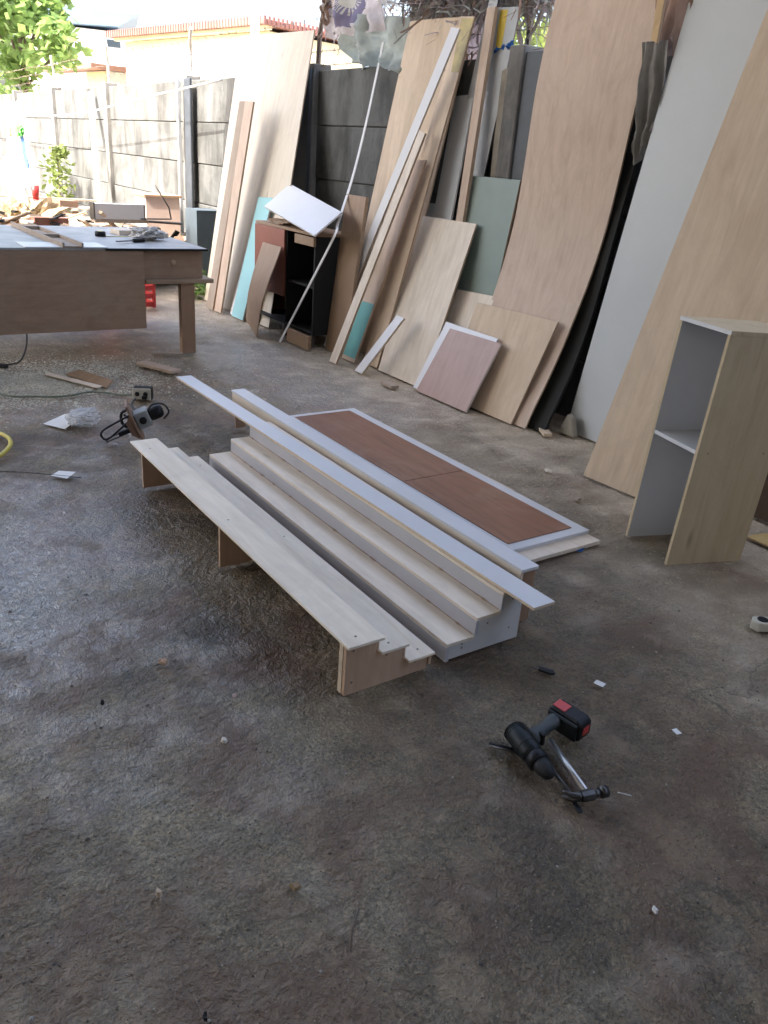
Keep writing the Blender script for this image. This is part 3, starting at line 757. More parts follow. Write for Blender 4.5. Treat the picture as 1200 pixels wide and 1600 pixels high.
# ------------------------------------------------------------------ things at the right edge
board('plywood_offcut', [(-1.765, 3.30, .004), (-1.35, 3.30, .004), (-1.2, 3.75, .05), (-1.62, 3.62, .05)], .01, wood('yellow_ply', (.55, .40, .16)), EDGE,
      'yellowish plywood offcut lying on the floor right of the shelf unit', 'plywood')
board('pinkish_board', [(-1.93, 3.70, .0), (-1.2, 3.70, .0), (-1.2, 3.85, .5), (-1.90, 3.85, .5)], .012, PINK, EDGE,
      'pinkish board standing against the wall behind the right edge of the shelf unit', 'board')
board('dark_brown_board', [(-1.93, 3.55, 0), (-1.1, 3.62, 0), (-1.1, 3.84, 1.5), (-1.86, 3.84, 1.5)], .015, wood('dark_brown_sheet', (.11, .07, .045)), EDGE,
      'dark brown board standing right of the tan plywood sheet', 'board')
# power strip with round sockets
Mx = Matrix.Translation((-1.235, 2.63, 0)) @ Matrix.Rotation(R_(58), 4, 'Z')
t = tag(empty('power_strip', mat=Mx), 'ivory power strip with round sockets on the floor at the right edge', 'power strip')
prism('housing', [(-.05, -.026), (.16, -.026), (.16, .026), (-.05, .026), (-.066, 0)], 'z', 0, .036, IVORY, t, .003)
for k in range(3):
    lathe('socket', [(.0362, .019), (.0390, .019), (.0392, .016), (.0372, .0155), (.0370, .001)], IVORY if k else BLACK, t, mtx=Matrix.Translation((-.025+.06*k, 0, 0)))
lathe('plug', [(.037, .016), (.075, .018), (.088, .012)], plain('pale_green_plastic', (.45, .55, .48), .4), t, mtx=Matrix.Translation((.035, 0, 0)))

# ------------------------------------------------------------------ work table at the left
t = tag(empty('work_table', (-6.4, 1.6, 0)), 'big brown work table with a pale dusty top and a deep front board', 'table')
TOP = plain('dusty_grey_tabletop', (.36, .35, .33), .45, var=.45, scale=5)
def tb(n_, d, m_, bev=.002): return box(n_, (d[0]+6.4, d[1]+6.4, d[2]-1.6, d[3]-1.6, d[4], d[5]), m_, t, bev=bev)
tb('tabletop', (-7.22, -5.775, .30, 2.395, .742, .758), TOP)
tb('top_edge', (-5.774, -5.766, 1.66, 2.395, .742, .757), DARKB)
tb('front_board', (-5.798, -5.778, -.4, 1.925, .205, .741), BROWNX)
tb('recessed_board', (-5.842, -5.824, 1.93, 2.375, .545, .741), BROWNX)
tb('side_board', (-7.20, -5.845, 2.357, 2.375, .545, .741), BROWN)
tb('inner_board', (-6.6, -5.80, 1.905, 1.923, .21, .53), BROWN)
tb('ledge', (-6.1, -5.765, 1.930, 2.437, .516, .545), wood('ledge_wood', (.33, .235, .155), long='y'))
tb('back_board', (-7.21, -7.19, .3, 2.375, .3, .741), BROWN)
for x, y in ((-5.84, 2.19), (-7.1, 2.19), (-7.1, .5)): tb('leg', (x, x+.055, y, y+.105, 0, .515), BROWNZ)
KN = plain('knot', (.42, .31, .2), .6)
lathe('plug_hole', [(-.002, .022), (.001, .022), (.0012, .001)], KN, t, mtx=Matrix.Translation((-5.8235+6.4, 2.152-1.6, .655)) @ Matrix.Rotation(R_(90), 4, 'Y'))
def on_table(name, x0, x1, y0, y1, z0, z1, m_, lab, cat, rz=0):
    cx, cy = (x0+x1)/2, (y0+y1)/2
    o = box(name, (x0-cx, x1-cx, y0-cy, y1-cy, 0, z1-z0), m_, None, mat=Matrix.Translation((cx, cy, z0)) @ Matrix.Rotation(rz, 4, 'Z'))
    return tag(o, lab, cat)
Z = .7585
# U-shaped channel of boards lying across the table top at its left
t2 = tag(empty('wooden_channel', (-6.45, 1.425, Z), R_(2)), 'grey brown wooden channel lying across the table top', 'channel')
box('base_strip', (-.68, .68, -.055, .055, 0, .012), OLDW, t2); box('side_strip', (-.68, .69, -.068, -.0555, 0, .034), OLDW, t2); box('side_strip', (-.68, .69, .0555, .068, 0, .034), OLDW, t2)
box('cross_block', (-.40, -.34, -.054, .054, .0125, .034), OLDW, t2); box('cross_block', (.12, .18, -.054, .054, .0125, .034), OLDW, t2)
on_table('white_sheet_offcut', -6.05, -5.775, 1.15, 1.68, Z, Z+.006, WHITE, 'white sheet offcut at the front edge of the table top', 'offcut')
on_table('board_offcut', -6.78, -6.62, 2.0, 2.62-.25, Z, Z+.035, PLYW, 'pale board on the far part of the table top', 'board', R_(8))
on_table('board_offcut', -6.60, -6.52, 2.10, 2.38, Z, Z+.028, PLYW, 'pale narrow board overlapping the right edge of the table top', 'board', R_(-14))
# tape measure
t2 = tag(empty('tape_measure', (-6.50, 1.84, Z)), 'black and yellow tape measure with its tape out on the table', 'tape measure')
lathe('case', [(0, .036), (.004, .04), (.03, .04), (.036, .034)], BLACK, t2, n=18); lathe('side_label', [(.0362, .024), (.0375, .023)], YEL, t2, n=16)
box('tape', (.0, .02, .03, .24, .001, .003), YEL, t2, bev=0)
# brush / chisel
t2 = tag(empty('chisel', (-6.12, 1.97, Z+.014), R_(115)), 'dark chisel lying on the table near the crumpled rag', 'chisel')
lathe('handle', [(-.10, .012), (-.09, .017), (0, .014), (.01, .010)], BLACK, t2, n=12, mtx=Matrix.Rotation(R_(-90), 4, 'Y'))
box('blade', (-.16, -.012, -.012, .012, -.004, .004), DSTEEL, t2)

def crumple(name, cx, cy, cz, sx, sy, sz, m_, seed, lab, cat, n=26, jag=.5):
    bm = bmesh.new(); bmesh.ops.create_icosphere(bm, subdivisions=5 if sx > .3 else 4, radius=1)
    for v_ in bm.verts:
        p = v_.co.copy(); k = 1 + jag*noise.fractal(p*2.2+Vector((seed, 0, 0)), .8, 2.1, 4) + (.25*noise.cell(p*5+Vector((seed, 1, 2)))*jag if sx < .3 else .12*noise.fractal(p*14, .9, 2, 3))
        q = p*k; v_.co = Vector((cx+q.x*sx, cy+q.y*sy, max(cz, cz+sz*.55+q.z*sz*.6)))
    return tag(bm_obj(name, bm, m_, None, False), lab, cat)
m, nt_, b_ = mat_new('clear_plastic_bag')
b_.inputs['Base Color'].default_value = (.72, .72, .70, 1); b_.inputs['Roughness'].default_value = .3; b_.inputs['Alpha'].default_value = .55
bump(nt_, b_, noise_tex(nt_, coords(nt_), 22, 6, .7), .8, .01)
BAG = m
RAG = plain('dirty_rag', (.52, .50, .46), .9, var=.25, scale=20, bumps=.6, bscale=40)
crumple('rag', -6.30, 2.13, Z, .10, .11, .075, RAG, 4.2, 'crumpled whitish rag on the table top', 'rag')

# ------------------------------------------------------------------ scrap behind the table, in the sun
crumple('scrap_heap', -9.9, 2.3, -.03, 1.2, 1.7, .50, plain('rubble', (.30, .25, .19), .95, var=.5, scale=9, bumps=1, bscale=14), 1.3, 'low heap of earth and rubbish in the sun behind the table', 'heap', jag=.4)
crumple('straw_heap', -10.2, 2.05, .2, .55, .42, .42, plain('straw', (.34, .26, .16), .95, var=.6, scale=25, bumps=1, bscale=30), 6.1, 'brown heap of shavings behind the left part of the table', 'heap', jag=.8)
k = 0
defs = [(-9.2, 2.55, .60, .95, .07, .02, OLDW, -10, 'grey board lying on the heap behind the table'), (-9.35, 2.9, .56, .8, .10, .03, DARKB, 84, 'black board under the white box on the heap'),
        (-9.1, 3.15, .66, .10, .62, .02, DSTEEL, -24, 'dark metal strip right of the white box on the heap'), (-9.0, 3.05, .70, .04, .50, .012, DSTEEL, -18, 'narrow dark strip above the others right of the white box'),
        (-9.2, 2.1, .60, .12, .34, .08, wood('scrap_red_wood', (.20, .09, .06)), 6, 'red brown scrap block with a yellow band on the heap'),
        (-10.5, 2.6, .66, .1, 1.3, .02, PLYW, -4, 'pale long lath across the heap'), (-10.9, 2.5, .74, .08, 1.2, .02, OLDW, -8, 'greyish long lath at the back of the heap'),
        (-10.4, 2.55, .70, .2, .24, .07, wood('scrap_brown', (.24, .15, .10)), 20, 'small brown block at the back of the heap'),
        (-8.6, 2.75, .55, .07, .95, .018, OLDW, 4, 'grey lath along the front of the heap'), (-8.8, 2.2, .54, .05, .8, .02, CARD, -12, 'brown lath at the left front of the heap'),
        (-9.6, 1.6, .6, .06, .9, .02, PLYW, 12, 'pale lath at the left end of the heap'), (-9.9, 2.9, .62, .3, .45, .012, WHITE, 10, 'white sheet lying behind the white box')]
for (x, y, z, sx, sy, sz, m_, rz, lab) in defs:
    o = box('scrap_board', (-sx/2, sx/2, -sy/2, sy/2, 0, sz), m_, None, mat=Matrix.Translation((x, y, z-.03)) @ Matrix.Rotation(R_(rz), 4, 'Z') @ Matrix.Rotation(R_(rnd.uniform(-4, 4)), 4, 'X'))
    tag(o, lab, 'scrap board', 'scrap boards on the heap behind the table')
r_ = random.Random(31); bm = bmesh.new()
for i in range(170):      # small broken pieces nobody could count
    sx, sy, sz = r_.uniform(.02, .05), r_.uniform(.06, .32), r_.uniform(.006, .03)
    x, y = r_.uniform(-11.2, -8.5), r_.uniform(.6, 3.3)
    Mm = Matrix.Translation((x, y, .40+.16*math.sin((y-.4)*1.1)+r_.uniform(-.06, .1))) @ Matrix.Rotation(r_.uniform(0, 3.1), 4, 'Z') @ Matrix.Rotation(r_.gauss(0, .3), 4, 'X') @ Matrix.Rotation(r_.gauss(0, .3), 4, 'Y')
    add_box(bm, -sx, sx, -sy, sy, -sz/2, sz/2, mi=i % 4, mat=Mm)
tag(bm_obj('broken_scrap', bm, [OLDW, CARD, DARKB, PLYT]), 'small broken wood scraps strewn over the heap behind the table', 'scrap', kind='stuff')
# white light housing / box on top
t2 = tag(empty('white_box_cover', (-9.05, 2.76, .665), R_(93)), 'white rectangular box cover with dark ends lying on the heap behind the table', 'box')
two('cover', (-.26, .26, -.06, .06, 0, .15), WHITE, GREYB, (3, 5), t2)
box('end_trim', (-.275, -.262, -.065, .065, -.01, .16), DSTEEL, t2); box('end_trim', (.262, .275, -.065, .065, -.01, .15), DSTEEL, t2)
box('base_rail', (-.27, .30, -.075, .075, -.035, -.002), OLDW, t2)
tube('bent_wire', [(-9.0, 3.32, .68), (-8.95, 3.28, .8), (-9.0, 3.15, 1.02)], .008, DSTEEL, None); tag(COL.objects[-1] if False else bpy.data.objects['bent_wire'], 'thin dark rod sticking up from the right end of the heap', 'rod')
t2 = tag(empty('red_cup', (-9.5, 2.05, .80)), 'small red cup upside down on the heap', 'cup')
lathe('body', [(0, .028), (.13, .042)], REDP, t2, n=14); lathe('base_ring', [(-.012, .03), (0, .03)], REDP, t2, n=14)
# pinkish crate and pipe near the column
t2 = tag(empty('pale_crate', (-9.8, 3.45, 0)), 'pale pinkish box standing left of the dark column', 'crate')
box('body', (-.2, .2, -.2, .2, 0, .86), plain('pale_pink', (.55, .42, .36), .7), t2); box('lid', (-.22, .22, -.22, .22, .861, .885), CARD, t2)
box('blue_grey_bin', (-9.05, -8.72, 3.5, 3.8, 0, .80), plain('blue_grey_plastic', (.16, .21, .24), .5)); tag(bpy.data.objects['blue_grey_bin'], 'blue grey bin between the dark column and the tall plywood sheet', 'bin')
# red slatted crate beneath the table
t2 = tag(empty('red_crate', (-7.75, 2.40, 0), R_(8)), 'red slatted plastic crate seen under the table beside its leg', 'crate')
for x in (-.15, .15):
    for y in (-.2, .2): box('corner_post', (x-.015, x+.015, y-.015, y+.015, 0, .28), REDP, t2)
for z in (.01, .085, .16, .235):
    for x in (-.155, .155): box('slat', (x-.005, x+.005, -.184, .184, z, z+.045), REDP, t2, bev=0)
    for y in (-.205, .205): box('slat', (-.134, .134, y-.005, y+.005, z, z+.045), REDP, t2, bev=0)
# leaning pale pole and washing line
t2 = tag(empty('leaning_pole', (-12.5, 3.5, 0)), 'pale pole leaning on the concrete wall in the sun', 'pole')
tube('shaft', [(.32, 0, -.03), (-.25, .12, .8), (-1.15, .36, 2.02)], .045, GALV, t2, n=8)
tag(tube('washing_line', [(-21, 3.6, 1.66), (-17, 3.55, 1.67), (-13.4, 3.6, 1.73), (-11, 3.6, 1.88), (-8.3, 3.62, 2.04)], .011, GALV, sub=5), 'slack white washing line strung along the wall', 'line')

# ------------------------------------------------------------------ cloth: washing at the far left, torn sacks on the barbed wire
def cloth(name, o, ux, uz, w_, h_, m_, seed, lab, cat, amp=.06, n=30, ragged=.15, kind=None, thick=.0, colour=None, parent=None):
    """hanging cloth: o top-left, ux horizontal direction, uz downwards; folds and a ragged lower hem"""
    ux = Vector(ux).normalized(); uz = Vector(uz).normalized(); nn = ux.cross(uz)
    V = []; Fc = []
    for j in range(n+1):
        for i in range(n+1):
            u, v_ = i/n, j/n
            hem = 1 - ragged*(.5+.9*noise.fractal(Vector((u*3+seed, seed, 0)), 1, 2, 3))*v_
            pull = 1 - .25*v_*ragged
            fx = noise.fractal(Vector((u*4+seed, v_*1.3, seed)), 1, 2, 4)
            p = Vector(o) + ux*w_*((u-.5)*pull+.5 + .05*fx) + uz*h_*v_*hem + nn*amp*(fx*2*(.3+v_) + .4*math.sin(u*17+seed+2*v_))
            V.append(p)
    for j in range(n):
        for i in range(n):
            c = noise.noise(Vector((i*.31+seed*3, j*.31, 0)))
            if ragged > .3 and c > .34: continue
            a = j*(n+1)+i; Fc.append((a, a+1, a+n+2, a+n+1))
    me = bpy.data.meshes.new(name); me.from_pydata([tuple(p) for p in V], [], Fc)
    uv = me.uv_layers.new(name='uv')
    for l in me.loops:
        vi = l.vertex_index; uv.data[l.index].uv = ((vi % (n+1))/n, 1-(vi//(n+1))/n)
    o_ = link(name, me, parent, [m_], True)
    return tag(o_, lab, cat, kind=kind) if lab else o_
def cloth_mat(name, c, trans=.4, rough=.85, print_=None):
    m, nt, b = mat_new(name)
    v = coords(nt); col = ramp(nt, noise_tex(nt, v, 9, 7, .65), [(.3, tuple(x*.7 for x in c)), (.65, c)])
    if print_ == 'sack':      # violet panel with a pale sunburst, white field with a small ring mark
        uvn = N(nt, 'ShaderNodeUVMap'); sp = N(nt, 'ShaderNodeSeparateXYZ'); nt.links.new(uvn.outputs[0], sp.inputs[0])
        def mth(op, a, b2=None, c2=None):
            k = N(nt, 'ShaderNodeMath', operation=op)
            for i, q in enumerate((a, b2, c2)):
                if q is None: continue
                if isinstance(q, (int, float)): k.inputs[i].default_value = q
                else: nt.links.new(q, k.inputs[i])
            return k.outputs[0]
        x = mth('SUBTRACT', sp.outputs[0], .42); y = mth('SUBTRACT', sp.outputs[1], .55)
        inx = mth('LESS_THAN', mth('ABSOLUTE', x), .22); iny = mth('LESS_THAN', mth('ABSOLUTE', y), .42)
        pan = mth('MULTIPLY', inx, iny)
        r = mth('SQRT', mth('ADD', mth('POWER', mth('ABSOLUTE', x), 2.0), mth('POWER', mth('MULTIPLY', y, .8), 2.0)))
        ang = mth('ARCTAN2', y, x)
        rays = mth('GREATER_THAN', mth('SINE', mth('MULTIPLY', ang, 26.0)), .2)
        ring = mth('MULTIPLY', mth('LESS_THAN', r, .19), rays)
        core = mth('LESS_THAN', r, .095)
        sunm = mth('MAXIMUM', ring, core)
        col = mix(nt, pan, col, (.15, .13, .22)); 
        col = mix(nt, mth('MULTIPLY', sunm, pan), col, (.46, .44, .38))
    nt.links.new(col, b.inputs['Base Color']); b.inputs['Roughness'].default_value = rough
    bump(nt, b, noise_tex(nt, v, 30, 6, .7), .5, .01)
    tr = N(nt, 'ShaderNodeBsdfTranslucent'); nt.links.new(col, tr.inputs[0])
    mx = N(nt, 'ShaderNodeMixShader'); mx.inputs[0].default_value = trans
    nt.links.new(b.outputs[0], mx.inputs[1]); nt.links.new(tr.outputs[0], mx.inputs[2])
    nt.links.new(mx.outputs[0], nt.nodes['Material Output'].inputs['Surface']); return m
CW = cloth_mat('white_cloth', (.75, .75, .74)); CBLUE = cloth_mat('blue_print_cloth', (.10, .20, .42))
CSACK = cloth_mat('printed_sack', (.66, .60, .60), .3, .6, 'sack'); CVIO = cloth_mat('violet_sack', (.26, .22, .36), .35)
CGRN = cloth_mat('greenish_plastic', (.42, .46, .42), .45, .4); CBRN = cloth_mat('brown_rag_cloth', (.30, .20, .15), .3)
CNET = cloth_mat('dirty_netting', (.38, .33, .33), .35); CGREY = cloth_mat('grey_canvas', (.30, .28, .25), .15); CBR2 = cloth_mat('blue_rag_cloth', (.03, .14, .42), .3)
cloth('hanging_cloth', (-15.6, 3.05, 1.85), (1, 0, 0), (-.05, 0, -1), 1.0, 1.35, CW, 2.0, 'white cloth hanging in the sun at the far left', 'cloth', amp=.12)
cloth('hanging_cloth', (-14.5, 2.98, 1.42), (1, 0, 0), (.55, 0, -1), .14, .62, CBLUE, 3.0, 'narrow blue patterned cloth hanging beside the white cloth', 'cloth', amp=.02, n=12)
cloth('hanging_cloth', (-16.6, 2.6, 1.40), (1, 0, 0), (0, 0, -1), .5, .6, CBLUE, 8.0, 'blue cloth at the very left edge behind the white cloth', 'cloth', amp=.03, n=12)
t2 = tag(empty('trestle_frame', (-14.6, 2.9, 0)), 'white A shaped trestle frame in the yard at the far left', 'frame')
tube('leg', [(-.75, 0, 0), (-.15, 0, 1.75)], .035, GALV, t2); tube('leg', [(.55, 0, 0), (-.15, .03, 1.80)], .035, GALV, t2); tube('crossbar', [(-.45, .02, .85), (.18, .02, .85)], .025, GALV, t2)
crumple('coloured_rag', -14.35, 2.95, 1.36, .16, .05, .14, plain('green_plastic_toy', (.10, .42, .08), .5), 3.3, 'small bright green bundle hanging beside the white cloth', 'bundle')
crumple('orange_rag', -14.7, 2.94, 1.34, .14, .05, .12, plain('orange_cloth', (.50, .20, .06), .8), 5.3, 'small orange bundle above the blue patterned cloth', 'bundle')

cloth('torn_sack', (-6.80, 3.86, 2.78), (1, 0, 0), (0, 0, -1), .95, .46, CSACK, 5.0, 'torn printed sack with a pale sunburst on violet hanging on the barbed wire', 'sack', amp=.04, ragged=.12)
cloth('torn_sack', (-6.95, 3.90, 2.80), (1, 0, 0), (.4, 0, -1), .35, .40, CBRN, 9.0, 'brown torn sack beside the rusty bent arm', 'sack', amp=.06, ragged=.4)
cloth('torn_sack', (-5.95, 3.84, 2.80), (1, 0, 0), (0, 0, -1), .40, .36, CW, 11.0, 'white torn sack with ragged hem right of the sunburst sack', 'sack', amp=.06, ragged=.35)
cloth('plastic_sheet', (-6.55, 3.90, 2.50), (1, 0, -.1), (.25, 0, -1), .95, .42, CGRN, 4.0, 'greenish dirty plastic sheet sagging over the barbed wire', 'plastic sheet', amp=.07, ragged=.28)
cloth('torn_netting', (-5.75, 3.96, 2.80), (1, 0, 0), (-.1, 0, -1), 1.0, .44, CNET, 6.0, 'dirty grey netting hanging above the leaning plywood strips', 'netting', amp=.10, ragged=.5)
cloth('violet_cloth', (-5.70, 3.98, 2.82), (1, 0, 0), (-.1, 0, -1), .8, .34, CVIO, 12.0, 'violet rag caught in the netting above the plywood', 'rag', amp=.10, ragged=.5)
cloth('pale_curtain', (-4.98, 4.06, 2.76), (1, 0, 0), (-.25, 0, -1), .30, .72, cloth_mat('pale_pink_cloth', (.62, .52, .55), .4), 15.0, 'pale pinkish sheet hanging behind the wire left of the batten', 'cloth', amp=.02, ragged=.1)
cloth('torn_netting', (-4.85, 3.97, 2.80), (1, 0, 0), (-.1, 0, -1), .75, .36, CNET, 16.0, 'dirty netting hanging above the silver grey board', 'netting', amp=.08, ragged=.5)
cloth('blue_rag', (-4.60, 3.90, 2.17), (1, 0, .1), (0, -.4, -1), .20, .05, CBR2, 7.0, 'small blue rag tied on top of the wall', 'rag', amp=.02, n=12)
cloth('grey_canvas', (-3.27, 3.76, 2.10), (1, 0, 0), (.04, .1, -1), .18, .60, CGREY, 13.0, 'grey canvas rag hanging between the bowed plywood and the white sheet', 'canvas', amp=.035, ragged=.3)
cloth('brown_canvas', (-3.27, 3.78, 2.75), (1, 0, 0), (.04, .05, -1), .26, .80, CBRN, 17.0, 'brown canvas rag above the grey canvas', 'canvas', amp=.03, ragged=.2)
board('splintered_wood', [(-3.16, 3.70, 2.10), (-3.12, 3.70, 2.08), (-3.14, 3.72, 2.7), (-3.20, 3.72, 2.7)], .02, wood('raw_split_wood', (.58, .40, .2)), EDGE, 'splintered pale stick hanging in front of the brown canvas', 'stick')

r_ = random.Random(77)
def frayed(name, x0, x1, zt, n, mats, lab):
    V = []; Fc = []; mi = []
    for i in range(n):
        p = Vector((r_.uniform(x0, x1), r_.uniform(3.93, 4.10), zt - abs(r_.gauss(0, .13)))); d = Vector((r_.gauss(0, 1), r_.gauss(0, .4), r_.gauss(-.5, .7))).normalized()
        wd = r_.choice((.0012, .0015, .002, .003, .005, .010)); L_ = r_.uniform(.06, .36)
        q = d.orthogonal().normalized(); pr = None
        for k in range(5):
            k0 = len(V); V.append(tuple(p-q*wd)); V.append(tuple(p+q*wd*r_.uniform(.6, 1)))
            if pr is not None: Fc.append((pr, pr+1, k0+1, k0)); mi.append(i % len(mats))
            pr = k0; p = p + d*L_/4; d = (d + Vector((r_.gauss(0, .5), r_.gauss(0, .3), r_.gauss(-.15, .4)))).normalized()
    me = bpy.data.meshes.new(name); me.from_pydata(V, [], Fc); o = link(name, me, None, mats)
    me.polygons.foreach_set('material_index', mi); return tag(o, lab, 'netting', kind='stuff')
frayed('frayed_netting', -5.75, -4.25, 2.62, 2400, [CNET, CGREY, CNET, CBRN, CNET, CGREY, CGRN], 'frayed grey brown netting and thread tangled in the barbed wire')
frayed('frayed_netting', -6.95, -6.0, 2.60, 160, [CNET, CBRN, CW], 'frayed threads hanging round the torn sacks')

# ------------------------------------------------------------------ buildings beyond the wall
YW = plain('yellow_wall_paint', (.80, .72, .50), .8, var=.08, scale=1.0)
WW = plain('white_wall_paint', (.76, .76, .75), .8, var=.06, scale=.8)
RR = plain('red_roof_sheet', (.26, .12, .10), .6, var=.2, scale=2)
BR = plain('blue_roof_sheet', (.14, .22, .32), .5, var=.1, scale=1)
OW = plain('orange_wall_paint', (.70, .55, .32), .8)
WIN = plain('dark_glass', (.05, .07, .09), .15, var=.2)
ex = Vector((7.425, 1.287, 0)).normalized(); ang = math.atan2(ex.y, ex.x)
t2 = tag(empty('yellow_house', (-20.2, 10.0, 0), ang), 'yellow house with a red corrugated roof edge beyond the wall', 'house')
box('wall', (-7.1, 0, 0, 7, -.05, 4.05), YW, t2, bev=0)
box('roof', (-7.5, .35, -.4, 7.4, 4.14, 4.24), RR, t2, bev=0)
for (xa0, ya0, sx, sy) in ((-7.5, -.42, .13, 0), (.36, -.4, 0, .13)):      # corrugated eaves, one per side
    bm = bmesh.new()
    for i in range(60): add_box(bm, xa0+i*sx, xa0+i*sx+(.075 if sx else .03), ya0+i*sy, ya0+i*sy+(.065 if sy else .03), 4.12, 4.30)
    tag(bm_obj('eave_corrugation', bm, RR, t2), kind='stuff')
box('wall_band', (-7.1, .02, -.02, -.002, 3.0, 3.06), WW, t2, bev=0); box('eave_soffit', (-7.3, .2, -.25, -.03, 4.055, 4.135), YW, t2, bev=0)
for i in range(8):
    x = -6.7+i*.8
    w1 = box('window', (x, x+.34, -.03, .01, 2.55, 2.63), WIN, t2, bev=0)
    box('vent', (x+.1, x+.22, -.03, .01, 2.28, 2.46), plain('green_vent', (.25, .36, .3), .6), t2, bev=0)
t2 = tag(empty('steel_lattice_post', (-19.2, 9.2, 0)), 'white steel post standing in front of the yellow house', 'post')
for x in (-.16, .0): box('rail', (x, x+.07, -.05, .05, 0, 7), GALV, t2)
for k in range(9): box('rung', (-.09, -.0005, -.03, .03, 2.9+k*.45, 2.98+k*.45), GALV, t2)
t2 = tag(empty('white_building', (-40.65, 10.56, 0), R_(73.4)), 'white building with a blue roof far beyond the wall', 'building')
box('wall', (-1.6, 2.3, 0, 6, -.05, 5.62), WW, t2, bev=0)
prism('roof', [(-1.8, 5.62), (2.2, 5.78), (3.1, 6.32), (-1.8, 6.2)], 'y', -.5, 6.5, BR, t2)
for x in (-.2, 1.7): box('window', (x, x+.55, -.04, .02, 5.02, 5.3), WIN, t2, bev=0)
t2 = tag(empty('orange_annex', (-30.5, 8.5, 0), .12), 'small orange and white annex with a brown roof beyond the wall', 'building')
box('wall', (-2.5, 1.6, 0, 3, -.05, 3.35), WW, t2, bev=0); box('side_wall', (.2, 1.65, -.05, -.005, 2.6, 3.33), OW, t2, bev=0)
box('roof', (-3.2, 1.9, -.6, 3.3, 3.36, 3.50), wood('roof_brown', (.26, .14, .1), knots=False), t2, bev=0)
box('window', (-2.4, -1.0, -.04, .01, 2.55, 2.75), WIN, t2, bev=0)

# ------------------------------------------------------------------ trees and plants
def leaf_mat(name, c):
    m, nt, b = mat_new(name)
    g = noise_tex(nt, coords(nt, rand=False), 3.5, 4, .6)
    col = ramp(nt, g, [(.3, tuple(x*.55 for x in c)), (.55, c), (.8, tuple(x*1.5 for x in c))])
    nt.links.new(col, b.inputs['Base Color']); b.inputs['Roughness'].default_value = .45
    tr = N(nt, 'ShaderNodeBsdfTranslucent'); nt.links.new(col, tr.inputs[0])
    mx = N(nt, 'ShaderNodeMixShader'); mx.inputs[0].default_value = .5
    nt.links.new(b.outputs[0], mx.inputs[1]); nt.links.new(tr.outputs[0], mx.inputs[2])
    nt.links.new(mx.outputs[0], nt.nodes['Material Output'].inputs['Surface']); return m
LEAF = leaf_mat('leaf_green', (.24, .36, .11)); LEAFY = leaf_mat('leaf_yellow_green', (.20, .26, .07)); BARK = plain('bark', (.16, .12, .09), .9, var=.4, bumps=.6)
def foliage(name, blobs, n, size, m_, parent, seed=1):
    r = random.Random(seed); V = []; Fc = []
    for i in range(n):
        (cx, cy, cz, rad) = r.choice(blobs)
        while True:
            d = Vector((r.uniform(-1, 1), r.uniform(-1, 1), r.uniform(-1, 1)))
            if .25 < d.length < 1: break
        p = Vector((cx, cy, cz)) + d*rad
        a = Vector((r.gauss(0, 1), r.gauss(0, 1), r.gauss(0, .6))).normalized(); b2 = a.cross(Vector((r.gauss(0, 1), r.gauss(0, 1), r.gauss(0, 1)))).normalized()
        s = size*r.uniform(.6, 1.3); k = len(V)
        V += [p, p+a*s*.5+b2*s*.3, p+a*s, p+a*s*.5-b2*s*.3]; Fc += [(k, k+1, k+2), (k, k+2, k+3)]
    me = bpy.data.meshes.new(name); me.from_pydata([tuple(q) for q in V], [], Fc)
    return link(name, me, parent, [m_])
def tree(loc, h, cr, blobs_n, n, size, m_, lab, seed):
    r = random.Random(seed)
    t = tag(empty('tree', loc), lab, 'tree')
    tube('trunk', [(0, 0, 0), (.1, .05, h*.5), (0, 0, h*.85)], [.14, .1, .06], BARK, t, n=8)
    blobs = []
    for k in range(blobs_n):
        a = r.uniform(0, 6.28); rr = cr*math.sqrt(r.random())*.8; z = h*.85 + r.uniform(-cr*.7, cr*.8)
        blobs.append((rr*math.cos(a), rr*math.sin(a), z, cr*r.uniform(.22, .42)))
        if k < 7: tube('limb', [(0, 0, h*.55), (rr*math.cos(a)*.6, rr*math.sin(a)*.6, (h*.55+z)/2+.1), (rr*math.cos(a), rr*math.sin(a), z)], [.05, .035, .015], BARK, t, n=6)
    foliage('crown', blobs, n, size, m_, t, seed)
tree((-25.6, 5.5, 0), 4.5, 1.75, 24, 3000, .30, LEAF, 'leafy green tree rising behind the wall at the top left', 3)
tree((-11.2, 10.2, 0), 3.9, 2.2, 24, 3500, .22, LEAFY, 'yellow green tree beyond the wall right of the silver board', 5)
t2 = tag(empty('weed_plant', (-14.3, 3.45, 0)), 'pale yellow green weed growing at the wall in the sun', 'plant')
foliage('leaves', [(0, 0, .95, .22), (.05, 0, .7, .26), (-.05, 0, .45, .2), (.1, 0, 1.15, .12)], 420, .09, LEAFY, t2, 9); tube('stem', [(0, 0, 0), (.02, 0, .5), (.05, 0, 1.1)], .01, BARK, t2)
t2 = tag(empty('weed_plant', (-8.3, 3.3, 0)), 'low dark green weed under the table beside its leg', 'plant')
foliage('leaves', [(0, 0, .1, .16), (.2, -.1, .08, .12)], 200, .07, LEAF, t2, 10)

